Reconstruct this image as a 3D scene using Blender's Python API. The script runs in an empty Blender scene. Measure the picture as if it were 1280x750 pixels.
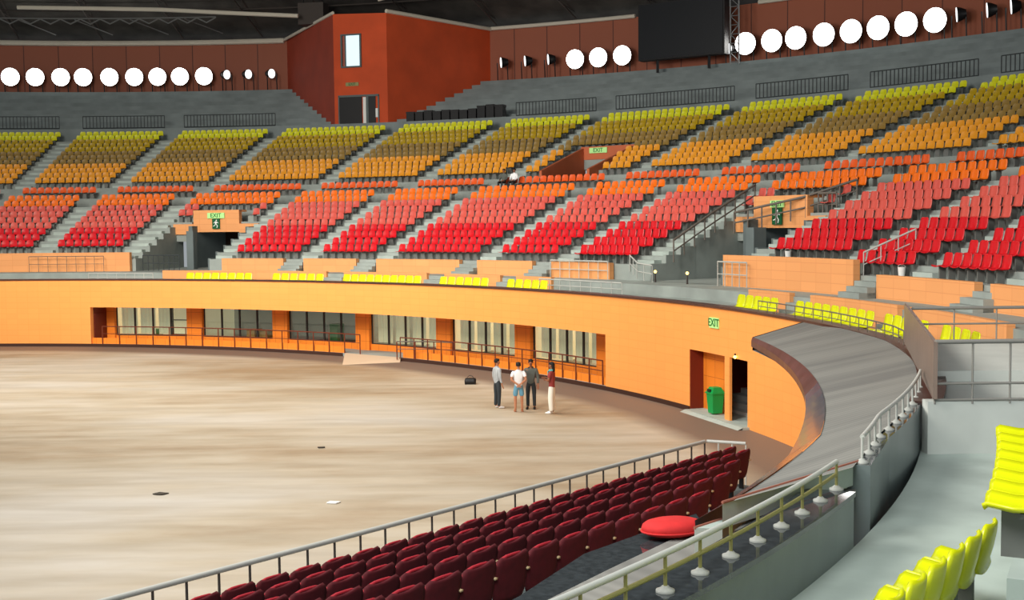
import bpy, bmesh, math, random
from mathutils import Matrix, Vector
random.seed(7)
SC = bpy.context.scene
COL = SC.collection
rad, deg = math.radians, math.degrees

# ------------------------------------------------------------------ survey of the hall
# origin on the arena floor under the camera; the bowl is concentric about (CX, CY)
H = 6.423; FPX = 1500.0; HOR = 279.73; ROLL = -.01116
CX, CY = -30.80, 26.456
RB = 39.42                                  # radius of the arena wall
PITCH = math.atan((375 - HOR) / FPX)
_c, _s, _cr, _sr = math.cos(PITCH), math.sin(PITCH), math.cos(ROLL), math.sin(ROLL)
FW = Vector((0, _c, -_s)); RT = Vector((_cr, _s*_sr, _c*_sr)); UP = Vector((-_sr, _s*_cr, _c*_cr))

def sight(u, v): return FW + RT*((u-640)/FPX) - UP*((v-375)/FPX)
def atz(u, v, z):
    d = sight(u, v); t = (z-H)/d.z
    return Vector((t*d.x, t*d.y, z))
def TH(u, v, r):
    d = sight(u, v); A = d.x**2+d.y**2; B = -(d.x*CX+d.y*CY); C = CX*CX+CY*CY-r*r
    t = (-B+math.sqrt(max(B*B-A*C, 0)))/A
    return deg(math.atan2(t*d.y-CY, t*d.x-CX))
def proj(p):
    w = Vector(p)-Vector((0, 0, H)); D = w.dot(FW)
    if D < .1: return (-9999, -9999)
    return 640+FPX*w.dot(RT)/D, 375-FPX*w.dot(UP)/D
def P(r, th, z=0.0):
    a = rad(th); return Vector((CX+r*math.cos(a), CY+r*math.sin(a), z))
def polar(p): return math.hypot(p[0]-CX, p[1]-CY), deg(math.atan2(p[1]-CY, p[0]-CX))
def RW(th):
    K = [(-60, 36.4), (-40, 36.6), (-25, 36.85), (-17.8, 37.2), (-10, 38.15), (-4.6, 38.8), (1.2, 39.35), (6, RB), (400, RB)]
    for (a, ra), (b, rb) in zip(K, K[1:]):
        if th <= b:
            t = max(0, (th-a)/(b-a)); return ra+(rb-ra)*t
    return RB

# ------------------------------------------------------------------ materials
def lin(c): return tuple(((x/255)/12.92 if x/255 <= .04045 else ((x/255+.055)/1.055)**2.4) for x in c)+(1,)
MATS = {}
def mat(name, rgb, rough=.6, spec=.4, metal=0, noise=.0, nscale=3.0, emit=0, ecol=None, stretch=None):
    m = bpy.data.materials.new(name); m.use_nodes = True
    nt = m.node_tree; b = nt.nodes['Principled BSDF']
    b.inputs['Roughness'].default_value = rough; b.inputs['Metallic'].default_value = metal
    b.inputs['Specular IOR Level'].default_value = spec
    col = lin(rgb)
    b.inputs['Base Color'].default_value = col
    if noise:
        tc = nt.nodes.new('ShaderNodeTexCoord'); mp = nt.nodes.new('ShaderNodeMapping')
        nz = nt.nodes.new('ShaderNodeTexNoise'); rp = nt.nodes.new('ShaderNodeValToRGB')
        if stretch: mp.inputs['Scale'].default_value = stretch
        nz.inputs['Scale'].default_value = nscale; nz.inputs['Detail'].default_value = 6
        rp.color_ramp.elements[0].position = .3; rp.color_ramp.elements[1].position = .7
        rp.color_ramp.elements[0].color = tuple(x*(1-noise) for x in col[:3])+(1,)
        rp.color_ramp.elements[1].color = tuple(min(1, x*(1+noise)) for x in col[:3])+(1,)
        nt.links.new(tc.outputs['Object'], mp.inputs['Vector']); nt.links.new(mp.outputs['Vector'], nz.inputs['Vector'])
        nt.links.new(nz.outputs['Fac'], rp.inputs['Fac']); nt.links.new(rp.outputs['Color'], b.inputs['Base Color'])
    if emit:
        b.inputs['Emission Color'].default_value = lin(ecol or rgb); b.inputs['Emission Strength'].default_value = emit
    MATS[name] = m
    return m

def panel_mat(name, rgb, line, bw, bh, lw, offset=0.0, rough=.55, noise=.08):
    """cladding panels from UV in metres (u along the wall, v up)"""
    m = mat(name, rgb, rough)
    nt = m.node_tree; b = nt.nodes['Principled BSDF']
    uv = nt.nodes.new('ShaderNodeUVMap'); br = nt.nodes.new('ShaderNodeTexBrick')
    br.offset = offset; br.inputs['Scale'].default_value = 1
    c = lin(rgb); c2 = tuple(x*(1-noise) for x in c[:3])+(1,)
    br.inputs['Color1'].default_value = c; br.inputs['Color2'].default_value = c2; br.inputs['Mortar'].default_value = lin(line)
    br.inputs['Brick Width'].default_value = bw; br.inputs['Row Height'].default_value = bh
    br.inputs['Mortar Size'].default_value = lw; br.inputs['Mortar Smooth'].default_value = .3
    nt.links.new(uv.outputs['UV'], br.inputs['Vector']); nt.links.new(br.outputs['Color'], b.inputs['Base Color'])
    return m

panel_mat('orange_tile', (252, 164, 84), (244, 150, 70), .62, .30, .008, noise=.04)
panel_mat('orange_plain', (246, 138, 40), (200, 100, 30), .60, .60, .012)
panel_mat('peach_tile', (236, 164, 104), (220, 146, 90), .9, .33, .012)
panel_mat('brown_panel', (158, 88, 62), (92, 50, 38), 2.98, 8, .05)
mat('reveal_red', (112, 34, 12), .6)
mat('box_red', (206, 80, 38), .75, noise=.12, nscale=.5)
mat('box_red_shaded', (158, 58, 34), .75, noise=.12, nscale=.5)  # shaded copy of the box red, for the less lit left face
mat('terracotta', (196, 104, 66), .7, noise=.1, nscale=.6)
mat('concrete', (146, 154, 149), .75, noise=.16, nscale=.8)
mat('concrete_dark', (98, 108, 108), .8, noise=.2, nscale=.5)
mat('concrete_tier', (128, 138, 138), .8, noise=.16, nscale=.7)
mat('void', (22, 20, 20), .9)  # near black painted for the dark inside the stairwell
mat('void_brown', (58, 40, 32), .9, noise=.4, nscale=1.5)  # dark brown painted for the darkness inside the stairway openings
mat('trim_dark', (74, 50, 44), .4)
mat('skirt_brown', (62, 36, 26), .6)
mat('roof', (66, 64, 60), .9, noise=.45, nscale=.5)
mat('roof_steel', (120, 122, 122), .5, metal=.2)
mat('roof_beam', (214, 208, 192), .6)
mat('hang_grey', (72, 66, 62), .8)
mat('black', (18, 18, 20), .5)
mat('screen_black', (20, 22, 26), .35, noise=.3, nscale=30)
mat('rail_steel', (182, 184, 178), .4)
mat('rail_dark', (104, 96, 88), .5)
mat('rail_brown', (110, 48, 26), .5)
mat('fence_dark', (58, 64, 66), .6)
mat('olive', (150, 146, 92), .5)
mat('white', (235, 236, 232), .45)
mat('cream', (222, 196, 150), .5)
mat('granite', (56, 61, 64), .05, spec=.6, noise=.3, nscale=14)
mat('granite_blue', (58, 66, 78), .12, spec=.5, noise=.15, nscale=3)
mat('granite_wall', (104, 114, 114), .28, noise=.16, nscale=1.2)
mat('granite_red', (74, 54, 54), .3, spec=.4, noise=.35, nscale=3)
mat('walk', (168, 180, 173), .55, noise=.14, nscale=1.4)
mat('rail_grey', (132, 130, 124), .5)
mat('mount_grey', (166, 168, 162), .5)
mat('ramp_beige', (206, 184, 156), .8)
mat('end_wall', (196, 200, 194), .7, noise=.06, nscale=1.5)
mat('balustrade', (120, 104, 94), .4, noise=.1, nscale=3)
mat('edge_brown', (150, 92, 76), .6)
mat('maroon', (84, 14, 24), .85, noise=.18, nscale=9)
mat('maroon_lit_edge', (166, 32, 46), .75)  # brighter red painted for light caught along the backrest tops
mat('maroon_shell', (92, 16, 24), .6, noise=.12, nscale=6)
mat('seat_yellow', (208, 214, 16), .25, spec=.5)
mat('s_red', (198, 17, 28), .35)
mat('s_salmon', (204, 86, 74), .4)
mat('s_orange', (230, 108, 14), .4)
mat('s_orangered', (226, 92, 34), .4)
mat('s_amber', (224, 150, 36), .4)
mat('s_brown', (142, 114, 54), .45)
mat('s_gold', (176, 146, 18), .4)
mat('s_yellow', (216, 216, 30), .4)
mat('seat_leg', (104, 106, 102), .6)
mat('bin_green', (0, 150, 70), .4)
mat('bin_slot', (8, 40, 22), .6)
mat('green_box', (30, 120, 74), .5)
mat('cardboard', (176, 140, 84), .8)
mat('cushion_red', (206, 44, 44), .8, noise=.08, nscale=8)
mat('sign_green', (172, 222, 140), .5, emit=.25)
mat('sign_text', (24, 110, 52), .5)
mat('sign_darkgreen', (14, 92, 52), .5)
mat('room_wall_glow', (226, 220, 188), .8, emit=.35, ecol=(226, 220, 180))  # room light put into the wall colour as a glow
mat('room_wall_dim_glow', (140, 144, 134), .8, emit=.22)  # greyer wall, weaker glow put into its colour
mat('curtain', (206, 206, 176), .9, noise=.12, nscale=1, stretch=(3, 3, .2), emit=.32, ecol=(206, 206, 176))  # glow put into the cloth to brighten the windows
mat('frame_dark', (52, 46, 42), .5)
mat('frame_white', (226, 228, 222), .5)
mat('lamp_face', (255, 255, 255), .4, emit=9, ecol=(255, 252, 246))
mat('lamp_faint', (240, 244, 244), .3, emit=1.6)  # weak glow on the lenses of the turned away floodlights
mat('bulb_warm', (255, 206, 110), .4, emit=5, ecol=(255, 200, 100))
mat('pane_glow', (214, 234, 244), .3, emit=.9, ecol=(200, 226, 240))  # brightness put into the window pane as a glow, no lamp behind
mat('skin', (150, 96, 70), .6)
mat('skin_tan', (188, 126, 92), .6)
mat('hair', (20, 16, 15), .7)
mat('shirt_grey', (178, 182, 184), .8, noise=.3, nscale=30, stretch=(1, 1, .05))
mat('shirt_white', (244, 246, 246), .8)
mat('shirt_dark', (92, 96, 90), .8)
mat('top_red', (150, 60, 56), .8)
mat('scarf_teal', (90, 170, 170), .8)
mat('denim', (104, 156, 180), .85)
mat('trousers_dark', (52, 58, 62), .85)
mat('trousers_white', (240, 236, 222), .85)
mat('shoe_white', (238, 238, 236), .6)
mat('eye', (16, 14, 14), .3)
mat('lips', (120, 60, 54), .6)
mat('paper', (236, 236, 232), .8)
mat('scrap_dark', (64, 58, 50), .8)

def floor_mat():
    m = mat('arena_floor', (190, 176, 152), .62)
    nt = m.node_tree; b = nt.nodes['Principled BSDF']; L = nt.links.new; N = nt.nodes.new
    tc = N('ShaderNodeTexCoord')
    mp = N('ShaderNodeMapping'); mp.inputs['Rotation'].default_value = (0, 0, rad(-14)); mp.inputs['Scale'].default_value = (.07, .15, 1)
    n1 = N('ShaderNodeTexNoise'); n1.inputs['Scale'].default_value = 1.0; n1.inputs['Detail'].default_value = 8; n1.inputs['Roughness'].default_value = .62
    r1 = N('ShaderNodeValToRGB'); e = r1.color_ramp.elements
    e[0].position = .34; e[0].color = lin((158, 136, 108)); e[1].position = .68; e[1].color = lin((194, 188, 178))
    k = e.new(.5); k.color = lin((182, 170, 150))
    L(tc.outputs['Object'], mp.inputs['Vector']); L(mp.outputs['Vector'], n1.inputs['Vector']); L(n1.outputs['Fac'], r1.inputs['Fac'])
    mp2 = N('ShaderNodeMapping'); mp2.inputs['Rotation'].default_value = (0, 0, rad(-17)); mp2.inputs['Scale'].default_value = (.22, 1.3, 1)
    n2 = N('ShaderNodeTexNoise'); n2.inputs['Scale'].default_value = 1.0; n2.inputs['Detail'].default_value = 5
    r2 = N('ShaderNodeValToRGB'); r2.color_ramp.elements[0].position = .35; r2.color_ramp.elements[0].color = (.88, .86, .83, 1); r2.color_ramp.elements[1].position = .62; r2.color_ramp.elements[1].color = (1.06, 1.06, 1.06, 1)
    L(tc.outputs['Object'], mp2.inputs['Vector']); L(mp2.outputs['Vector'], n2.inputs['Vector']); L(n2.outputs['Fac'], r2.inputs['Fac'])
    mx = N('ShaderNodeMixRGB'); mx.blend_type = 'MULTIPLY'; mx.inputs['Fac'].default_value = 1
    L(r1.outputs['Color'], mx.inputs['Color1']); L(r2.outputs['Color'], mx.inputs['Color2'])
    # worn brown running border next to the wall (object origin = bowl centre)
    ln = N('ShaderNodeVectorMath'); ln.operation = 'LENGTH'; L(tc.outputs['Object'], ln.inputs[0])
    ad = N('ShaderNodeMath'); ad.operation = 'MULTIPLY_ADD'; L(n1.outputs['Fac'], ad.inputs[0]); ad.inputs[1].default_value = 1.6; L(ln.outputs['Value'], ad.inputs[2])
    mr = N('ShaderNodeMapRange'); mr.inputs['From Min'].default_value = 37.3; mr.inputs['From Max'].default_value = 38.3; L(ad.outputs['Value'], mr.inputs['Value'])
    mx2 = N('ShaderNodeMixRGB'); L(mr.outputs['Result'], mx2.inputs['Fac']); L(mx.outputs['Color'], mx2.inputs['Color1']); mx2.inputs['Color2'].default_value = lin((118, 102, 90))
    L(mx2.outputs['Color'], b.inputs['Base Color'])
floor_mat()

def carpet_mat():
    m = mat('ledge_cloth', (150, 150, 146), .9)
    nt = m.node_tree; b = nt.nodes['Principled BSDF']; L = nt.links.new; N = nt.nodes.new
    uv = N('ShaderNodeUVMap'); mp = N('ShaderNodeMapping'); mp.inputs['Scale'].default_value = (1.1, .12, 1)
    n1 = N('ShaderNodeTexNoise'); n1.inputs['Scale'].default_value = 1.0; n1.inputs['Detail'].default_value = 3; n1.inputs['Distortion'].default_value = .6
    r1 = N('ShaderNodeValToRGB'); r1.color_ramp.elements[0].position = .35; r1.color_ramp.elements[0].color = lin((120, 119, 115)); r1.color_ramp.elements[1].position = .62; r1.color_ramp.elements[1].color = lin((140, 139, 133))
    wv = N('ShaderNodeTexWave'); wv.inputs['Scale'].default_value = 1.6; wv.inputs['Distortion'].default_value = .3
    mx = N('ShaderNodeMixRGB'); mx.blend_type = 'MULTIPLY'; mx.inputs['Fac'].default_value = .16
    L(uv.outputs['UV'], mp.inputs['Vector']); L(mp.outputs['Vector'], n1.inputs['Vector']); L(n1.outputs['Fac'], r1.inputs['Fac'])
    L(uv.outputs['UV'], wv.inputs['Vector']); L(r1.outputs['Color'], mx.inputs['Color1']); L(wv.outputs['Color'], mx.inputs['Color2'])
    L(mx.outputs['Color'], b.inputs['Base Color'])
carpet_mat()

def glass_mat():
    m = bpy.data.materials.new('glass'); m.use_nodes = True; nt = m.node_tree
    nt.nodes.remove(nt.nodes['Principled BSDF'])
    t = nt.nodes.new('ShaderNodeBsdfTransparent'); t.inputs['Color'].default_value = (.92, .95, .92, 1)
    g = nt.nodes.new('ShaderNodeBsdfGlossy'); g.inputs['Roughness'].default_value = .08; g.inputs['Color'].default_value = (.8, .85, .85, 1)
    x = nt.nodes.new('ShaderNodeMixShader'); x.inputs['Fac'].default_value = .07
    nt.links.new(t.outputs['BSDF'], x.inputs[1]); nt.links.new(g.outputs['BSDF'], x.inputs[2])
    nt.links.new(x.outputs['Shader'], nt.nodes['Material Output'].inputs['Surface'])
    MATS['glass'] = m
glass_mat()

# ------------------------------------------------------------------ mesh builder
class MB:
    def __init__(s): s.v = []; s.f = []; s.m = []; s.uv = []
    def quad(s, a, b, c, d, m=0, uv=None): s.poly([a, b, c, d], m, uv)
    def poly(s, pts, m=0, uv=None):
        i = len(s.v); s.v += [tuple(p) for p in pts]; s.f.append(tuple(range(i, i+len(pts)))); s.m.append(m)
        if uv is None:
            p0 = Vector(pts[0]); e = (Vector(pts[1])-p0)
            uv = [(math.hypot(p[0]-p0.x, p[1]-p0.y), p[2]) for p in pts]
        s.uv.append(uv)
    def hexa(s, p, m=0):                      # p: bottom 0-3 (ccw), top 4-7
        for q in ((3, 2, 1, 0), (4, 5, 6, 7), (0, 1, 5, 4), (1, 2, 6, 5), (2, 3, 7, 6), (3, 0, 4, 7)):
            s.poly([p[i] for i in q], m)
    def box(s, c, d, rz=0, m=0):
        x, y, z = d[0]/2, d[1]/2, d[2]/2; a, b = math.cos(rz), math.sin(rz)
        def t(X, Y, Z): return (c[0]+X*a-Y*b, c[1]+X*b+Y*a, c[2]+Z)
        s.hexa([t(-x, -y, -z), t(x, -y, -z), t(x, y, -z), t(-x, y, -z), t(-x, -y, z), t(x, -y, z), t(x, y, z), t(-x, y, z)], m)
    def arc(s, r0, r1, t0, t1, z0, z1, m=0, step=1.0, caps=True, mt=None):
        """ring piece between two radii (numbers or functions of angle) and two heights"""
        f0 = r0 if callable(r0) else (lambda t: r0); f1 = r1 if callable(r1) else (lambda t: r1)
        g0 = z0 if callable(z0) else (lambda t: z0); g1 = z1 if callable(z1) else (lambda t: z1)
        n = max(1, int(abs(t1-t0)/step+.999)); mt = m if mt is None else mt
        T = [t0+(t1-t0)*i/n for i in range(n+1)]
        for a, b in zip(T, T[1:]):
            A0, A1, B0, B1 = P(f0(a), a, g0(a)), P(f1(a), a, g0(a)), P(f0(b), b, g0(b)), P(f1(b), b, g0(b))
            a0, a1, b0, b1 = P(f0(a), a, g1(a)), P(f1(a), a, g1(a)), P(f0(b), b, g1(b)), P(f1(b), b, g1(b))
            ua, ub = rad(a)*f0(a), rad(b)*f0(b)
            s.quad(A0, B0, b0, a0, m, [(ua, g0(a)), (ub, g0(b)), (ub, g1(b)), (ua, g1(a))])
            s.quad(B1, A1, a1, b1, m, [(ub, g0(b)), (ua, g0(a)), (ua, g1(a)), (ub, g1(b))])
            s.quad(a0, b0, b1, a1, mt, [(ua, f0(a)), (ub, f0(b)), (ub, f1(b)), (ua, f1(a))])
            s.quad(A1, B1, B0, A0, m, [(ua, f1(a)), (ub, f1(b)), (ub, f0(b)), (ua, f0(a))])
        if caps:
            for t in (t0, t1):
                s.poly([P(f0(t), t, g0(t)), P(f1(t), t, g0(t)), P(f1(t), t, g1(t)), P(f0(t), t, g1(t))], m)
    def sheet(s, fa, fb, t0, t1, m=0, step=1.0):
        """strip between two curves of angle: fa(t), fb(t) -> point"""
        n = max(1, int(abs(t1-t0)/step+.999)); T = [t0+(t1-t0)*i/n for i in range(n+1)]
        for a, b in zip(T, T[1:]):
            s.quad(fa(a), fa(b), fb(b), fb(a), m, [(rad(a)*38, 0), (rad(b)*38, 0), (rad(b)*38, 1), (rad(a)*38, 1)])
    def tube(s, pts, r, n=8, m=0, caps=True):
        pts = [Vector(p) for p in pts]; rings = []
        for i, p in enumerate(pts):
            d = (pts[min(i+1, len(pts)-1)]-pts[max(i-1, 0)]).normalized()
            ref = Vector((0, 0, 1)) if abs(d.z) < .9 else Vector((1, 0, 0))
            x = d.cross(ref).normalized(); y = d.cross(x).normalized()
            rings.append([p+x*(r*math.cos(2*math.pi*k/n))+y*(r*math.sin(2*math.pi*k/n)) for k in range(n)])
        i0 = len(s.v)
        for R in rings: s.v += [tuple(q) for q in R]
        for i in range(len(rings)-1):
            for k in range(n):
                a = i0+i*n+k; b = i0+i*n+(k+1) % n
                s.f.append((a, b, b+n, a+n)); s.m.append(m); s.uv.append([(0, 0)]*4)
        if caps:
            for R in (rings[0], rings[-1]): s.poly(R, m, [(0, 0)]*n)
    def lathe(s, c, prof, n=20, m=0, axis=None):
        """profile [(r, h)] turned about an axis through c"""
        ax = Vector(axis).normalized() if axis else Vector((0, 0, 1))
        ref = Vector((0, 0, 1)) if abs(ax.z) < .9 else Vector((1, 0, 0))
        x = ax.cross(ref).normalized(); y = ax.cross(x).normalized(); c = Vector(c); i0 = len(s.v)
        for r, h in prof:
            for k in range(n):
                a = 2*math.pi*k/n; s.v.append(tuple(c+ax*h+x*(r*math.cos(a))+y*(r*math.sin(a))))
        for i in range(len(prof)-1):
            for k in range(n):
                a = i0+i*n+k; b = i0+i*n+(k+1) % n
                s.f.append((a, b, b+n, a+n)); s.m.append(m); s.uv.append([(0, 0)]*4)
        for base in (i0, i0+(len(prof)-1)*n): s.poly(s.v[base:base+n], m, [(0, 0)]*n)
    def grid(s, rows, m=0, thick=0.0):
        """skin through rows of points; closed slab when thick (offset along each face normal)"""
        nr, nc = len(rows), len(rows[0]); V = [[Vector(p) for p in R] for R in rows]
        lay = [V]
        if thick:
            W = []
            for i in range(nr):
                R = []
                for j in range(nc):
                    du = V[i][min(j+1, nc-1)]-V[i][max(j-1, 0)]; dv = V[min(i+1, nr-1)][j]-V[max(i-1, 0)][j]
                    R.append(V[i][j]+du.cross(dv).normalized()*thick)
                W.append(R)
            lay.append(W)
        base = []
        for Ly in lay:
            base.append(len(s.v))
            for R in Ly: s.v += [tuple(p) for p in R]
        def add(q): s.f.append(q); s.m.append(m); s.uv.append([(0, 0)]*len(q))
        for li, b in enumerate(base):
            for i in range(nr-1):
                for j in range(nc-1):
                    q = (b+i*nc+j, b+i*nc+j+1, b+(i+1)*nc+j+1, b+(i+1)*nc+j)
                    add(q if li == 0 else q[::-1])
        if thick:
            a, b = base
            loop = [j for j in range(nc)]+[i*nc+nc-1 for i in range(1, nr)]+[(nr-1)*nc+j for j in range(nc-2, -1, -1)]+[i*nc for i in range(nr-2, 0, -1)]
            for x, y in zip(loop, loop[1:]+loop[:1]): add((a+y, a+x, b+x, b+y))
    def build(s, name, mats, parent=None, smooth=False, local=False):
        me = bpy.data.meshes.new(name); off = parent.location if parent is not None and parent.type == 'EMPTY' and parent.parent is None else Vector((0, 0, 0))
        if parent is not None and parent.get('_off') is not None: off = Vector(parent['_off'])
        if local: off = Vector((0, 0, 0))
        me.from_pydata([tuple(Vector(v)-Vector(off)) for v in s.v], [], s.f)
        for mm in (mats if isinstance(mats, (list, tuple)) else [mats]): me.materials.append(MATS[mm])
        me.polygons.foreach_set('material_index', s.m)
        ul = me.uv_layers.new(name='UVMap'); k = 0
        for poly in s.uv:
            for q in poly: ul.data[k].uv = q; k += 1
        if smooth: me.polygons.foreach_set('use_smooth', [True]*len(s.f))
        bm = bmesh.new(); bm.from_mesh(me); bmesh.ops.recalc_face_normals(bm, faces=bm.faces); bm.to_mesh(me); bm.free()
        me.update()
        o = bpy.data.objects.new(name, me); COL.objects.link(o)
        if parent is not None: o.parent = parent
        return o

def tag(o, label, cat, group=None, kind=None):
    o['label'] = label; o['category'] = cat
    if group: o['group'] = group
    if kind: o['kind'] = kind
    return o
def struct(o, label, cat='structure'):
    o['kind'] = 'structure'; o['label'] = label; o['category'] = cat
    return o
def empty(name, loc, label, cat, group=None, kind=None, rz=0.0):
    o = bpy.data.objects.new(name, None); COL.objects.link(o); o.location = loc; o.rotation_euler = (0, 0, rz)
    o.empty_display_size = .2
    return tag(o, label, cat, group, kind)
def copy_tree(root):
    r = root.copy(); COL.objects.link(r)
    for ch in root.children:
        c = ch.copy(); COL.objects.link(c); c.parent = r
        for g in ch.children:
            d = g.copy(); COL.objects.link(d); d.parent = c
    return r
ORD = ['first', 'second', 'third', 'fourth', 'fifth', 'sixth', 'seventh', 'eighth', 'ninth', 'tenth', 'eleventh', 'twelfth', 'thirteenth',
       'fourteenth', 'fifteenth', 'sixteenth', 'seventeenth', 'eighteenth', 'nineteenth', 'twentieth', 'twenty-first', 'twenty-second', 'twenty-third',
       'twenty-fourth', 'twenty-fifth', 'twenty-sixth', 'twenty-seventh', 'twenty-eighth', 'twenty-ninth', 'thirtieth']

# ================================================================== ARENA FLOOR AND RING WALL
m = MB()
N = 96
for i in range(N):
    a, b = 360*i/N, 360*(i+1)/N
    m.poly([(0, 0, 0), tuple(P(44, a)-P(0, 0)), tuple(P(44, b)-P(0, 0))])
fl = m.build('floor', 'arena_floor'); fl.location = (CX, CY, 0)
struct(fl, 'dusty tan arena floor with brown border by the orange wall', 'floor')

T_REC0, T_REC1 = 78.5, 29.35                # long window recess
T_D0, T_D1, T_D2, T_D3 = 20.97, 17.48, 17.0, 15.2   # doorway, pier, dark doorway
m = MB()
LIP = 3.62
m.arc(RB, RB+.35, 112, T_REC0, 0, LIP)
m.arc(RB, RB+.35, T_REC0, T_REC1, 2.15, LIP)
m.arc(RB, RB+.35, T_REC1, T_D0, 0, LIP)
m.arc(RB, RB+.35, T_D0, T_D3, 2.11, LIP)
m.arc(RB, RB+.09, T_D1, T_D2, 0, 2.11)
m.arc(RW, lambda t: RW(t)+.35, T_D3, -9, 0, LIP)
m.arc(lambda t: RW(t)-.5, lambda t: RW(t)-.2, -9, -45, 0, 3.3)
struct(m.build('wall_arena', 'orange_tile'), 'orange tiled ring wall around the arena floor', 'wall')
m = MB(); m.arc(lambda t: RW(t)-.06, lambda t: RW(t)+.42, 112, -13, LIP, 3.69)
struct(m.build('trim_lip', 'trim_dark'), 'dark coping along the top of the orange arena wall', 'trim')
m = MB()
for a, b in ((112, T_REC0), (T_REC0, 55.3), (49.8, T_REC1), (T_REC1, T_D0)): m.arc(RB-.04, RB+.02, a, b, 0, .16)
struct(m.build('baseboard_arena', 'skirt_brown'), 'dark brown skirting at the foot of the orange arena wall', 'trim')

# recess: raised platform, back wall with six windows between piers, rooms behind
RR = 41.2
m = MB(); m.arc(RB, 45, T_REC0+.3, T_REC1-.3, 0.0, .15)
struct(m.build('floor_recess', 'concrete'), 'raised platform inside the window recess', 'floor')
m = MB()
rp = [atz(428, 456, 0), atz(500, 453, 0), P(RB+.1, 49.85, .155), P(RB+.1, 55.25, .155)]
m.poly(rp); m.poly([rp[0], rp[1], Vector((rp[1].x, rp[1].y, -.02)), Vector((rp[0].x, rp[0].y, -.02))])
m.poly([rp[0], rp[3], Vector((rp[3].x, rp[3].y, 0))]); m.poly([rp[1], rp[2], Vector((rp[2].x, rp[2].y, 0))])
struct(m.build('floor_ramp', 'ramp_beige'), 'pale ramp up to the window recess platform', 'ramp')
WIN = [(77.8, 71.56), (70.2, 63.86), (62.5, 56.2), (54.93, 48.65), (47.3, 41.22), (39.76, 33.53)]
m = MB()
m.arc(RR, RR+.2, T_REC0, T_REC1, .15, .46); m.arc(RR, RR+.2, T_REC0, T_REC1, 2.05, 2.6)
edges = [T_REC0]+[x for w in WIN for x in w]+[T_REC1]
for a, b in zip(edges[::2], edges[1::2]): m.arc(RR-.12, RR+.2, a, b, .15, 2.6)
m.arc(RB+.3, RR+.2, T_REC1+.02, T_REC1-.4, .0, 2.3)
m.arc(RB+.3, 45.2, T_REC0, T_REC1, 2.2, 2.5)
struct(m.build('wall_recess', 'orange_plain'), 'orange piers and low wall at the back of the window recess', 'wall')
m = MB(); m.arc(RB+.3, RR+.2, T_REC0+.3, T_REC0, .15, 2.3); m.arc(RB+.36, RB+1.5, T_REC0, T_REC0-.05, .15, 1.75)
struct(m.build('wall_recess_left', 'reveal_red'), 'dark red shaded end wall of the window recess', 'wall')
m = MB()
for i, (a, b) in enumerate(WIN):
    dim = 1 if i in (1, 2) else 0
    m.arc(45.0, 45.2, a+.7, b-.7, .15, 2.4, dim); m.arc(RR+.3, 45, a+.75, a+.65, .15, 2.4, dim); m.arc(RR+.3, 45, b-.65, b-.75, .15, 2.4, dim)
struct(m.build('wall_rooms', ['room_wall_glow', 'room_wall_dim_glow']), 'pale lit walls of the rooms behind the recess windows', 'wall')
WLAB = ['farthest left window of the recess, white framed casement inside', 'second recess window from left, cartons standing behind it', 'third recess window from left, green cabinet behind it',
        'fourth recess window from left, facing the pale ramp', 'fifth recess window from left, behind the grey shirted person', 'rightmost window of the recess, by the last orange pier']
for i, (a, b) in enumerate(WIN):
    w = empty('window_%d' % (i+1), P(RR+.1, (a+b)/2, .46), WLAB[i], 'window', 'recess windows', 'structure')
    m = MB()
    for k in range(5):
        t = a+(b-a)*k/4; m.arc(RR+.06, RR+.14, t+.06, t-.06, .46, 2.05)
    m.arc(RR+.06, RR+.14, a, b, .46, .50); m.arc(RR+.06, RR+.14, a, b, 2.02, 2.05)
    m.build('frame', 'frame_dark', w)
    for k in range(4):
        t0 = a+(b-a)*k/4-.08; t1 = a+(b-a)*(k+1)/4+.08
        m = MB(); m.arc(RR+.095, RR+.105, t0, t1, .5, 2.02, caps=False); m.build('pane', 'glass', w)
    if i != 1 and i != 2:
        for k in range(4):
            if i == 0 and k > 2: continue
            m = MB(); t0 = a+(b-a)*(k+.1)/4; t1 = a+(b-a)*(k+.93)/4; rr = RR+.45; nn = 14
            m.grid([[P(rr+.035*math.sin(j*1.9+k), t0+(t1-t0)*j/nn, z) for j in range(nn+1)] for z in (.52, 2.1)])
            tag(m.build('curtain', 'curtain'), 'pale curtain behind pane %s of the %s recess window' % (ORD[k], ORD[i]), 'curtain', 'curtains in the recess windows')
m = MB(); m.arc(RB+.16, RB+.22, T_REC0, 55.4, .15, .47); m.arc(RB+.16, RB+.22, 49.7, T_REC1, .15, .47)
struct(m.build('wall_recess_infill', 'orange_plain'), 'low orange infill boards under the recess railing', 'wall')
# white casement in the first window
a, b = WIN[0]
w = empty('casement', P(RR+.3, b+1.0, .5), 'white framed glazed casement behind the leftmost recess window', 'window')
m = MB(); t0, t1 = b+1.6, b+.15
for t in (t0, t1): m.arc(RR+.3, RR+.36, t+.05, t-.05, .5, 2.1)
m.arc(RR+.3, RR+.36, t0, t1, .5, .56); m.arc(RR+.3, RR+.36, t0, t1, 1.3, 1.36); m.build('frame', 'frame_dark', w)
m = MB(); m.arc(RR+.32, RR+.33, t0-.1, t1+.1, .56, 2.1, caps=False); m.build('pane', 'room_wall_glow', w)  # pane filled with the glowing wall colour
def crate(name, c, d, rz, mt, label, cat):
    x, y, z = d; w = empty(name, (c[0], c[1], c[2]), label, cat)
    m = MB(); m.box((c[0], c[1], c[2]+z*.46), (x, y, z*.92), rz); m.build('body', mt, w)
    m = MB(); m.box((c[0], c[1], c[2]+z*.96), (x*1.04, y*1.04, z*.08), rz); m.build('lid', mt, w)
    return w
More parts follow.
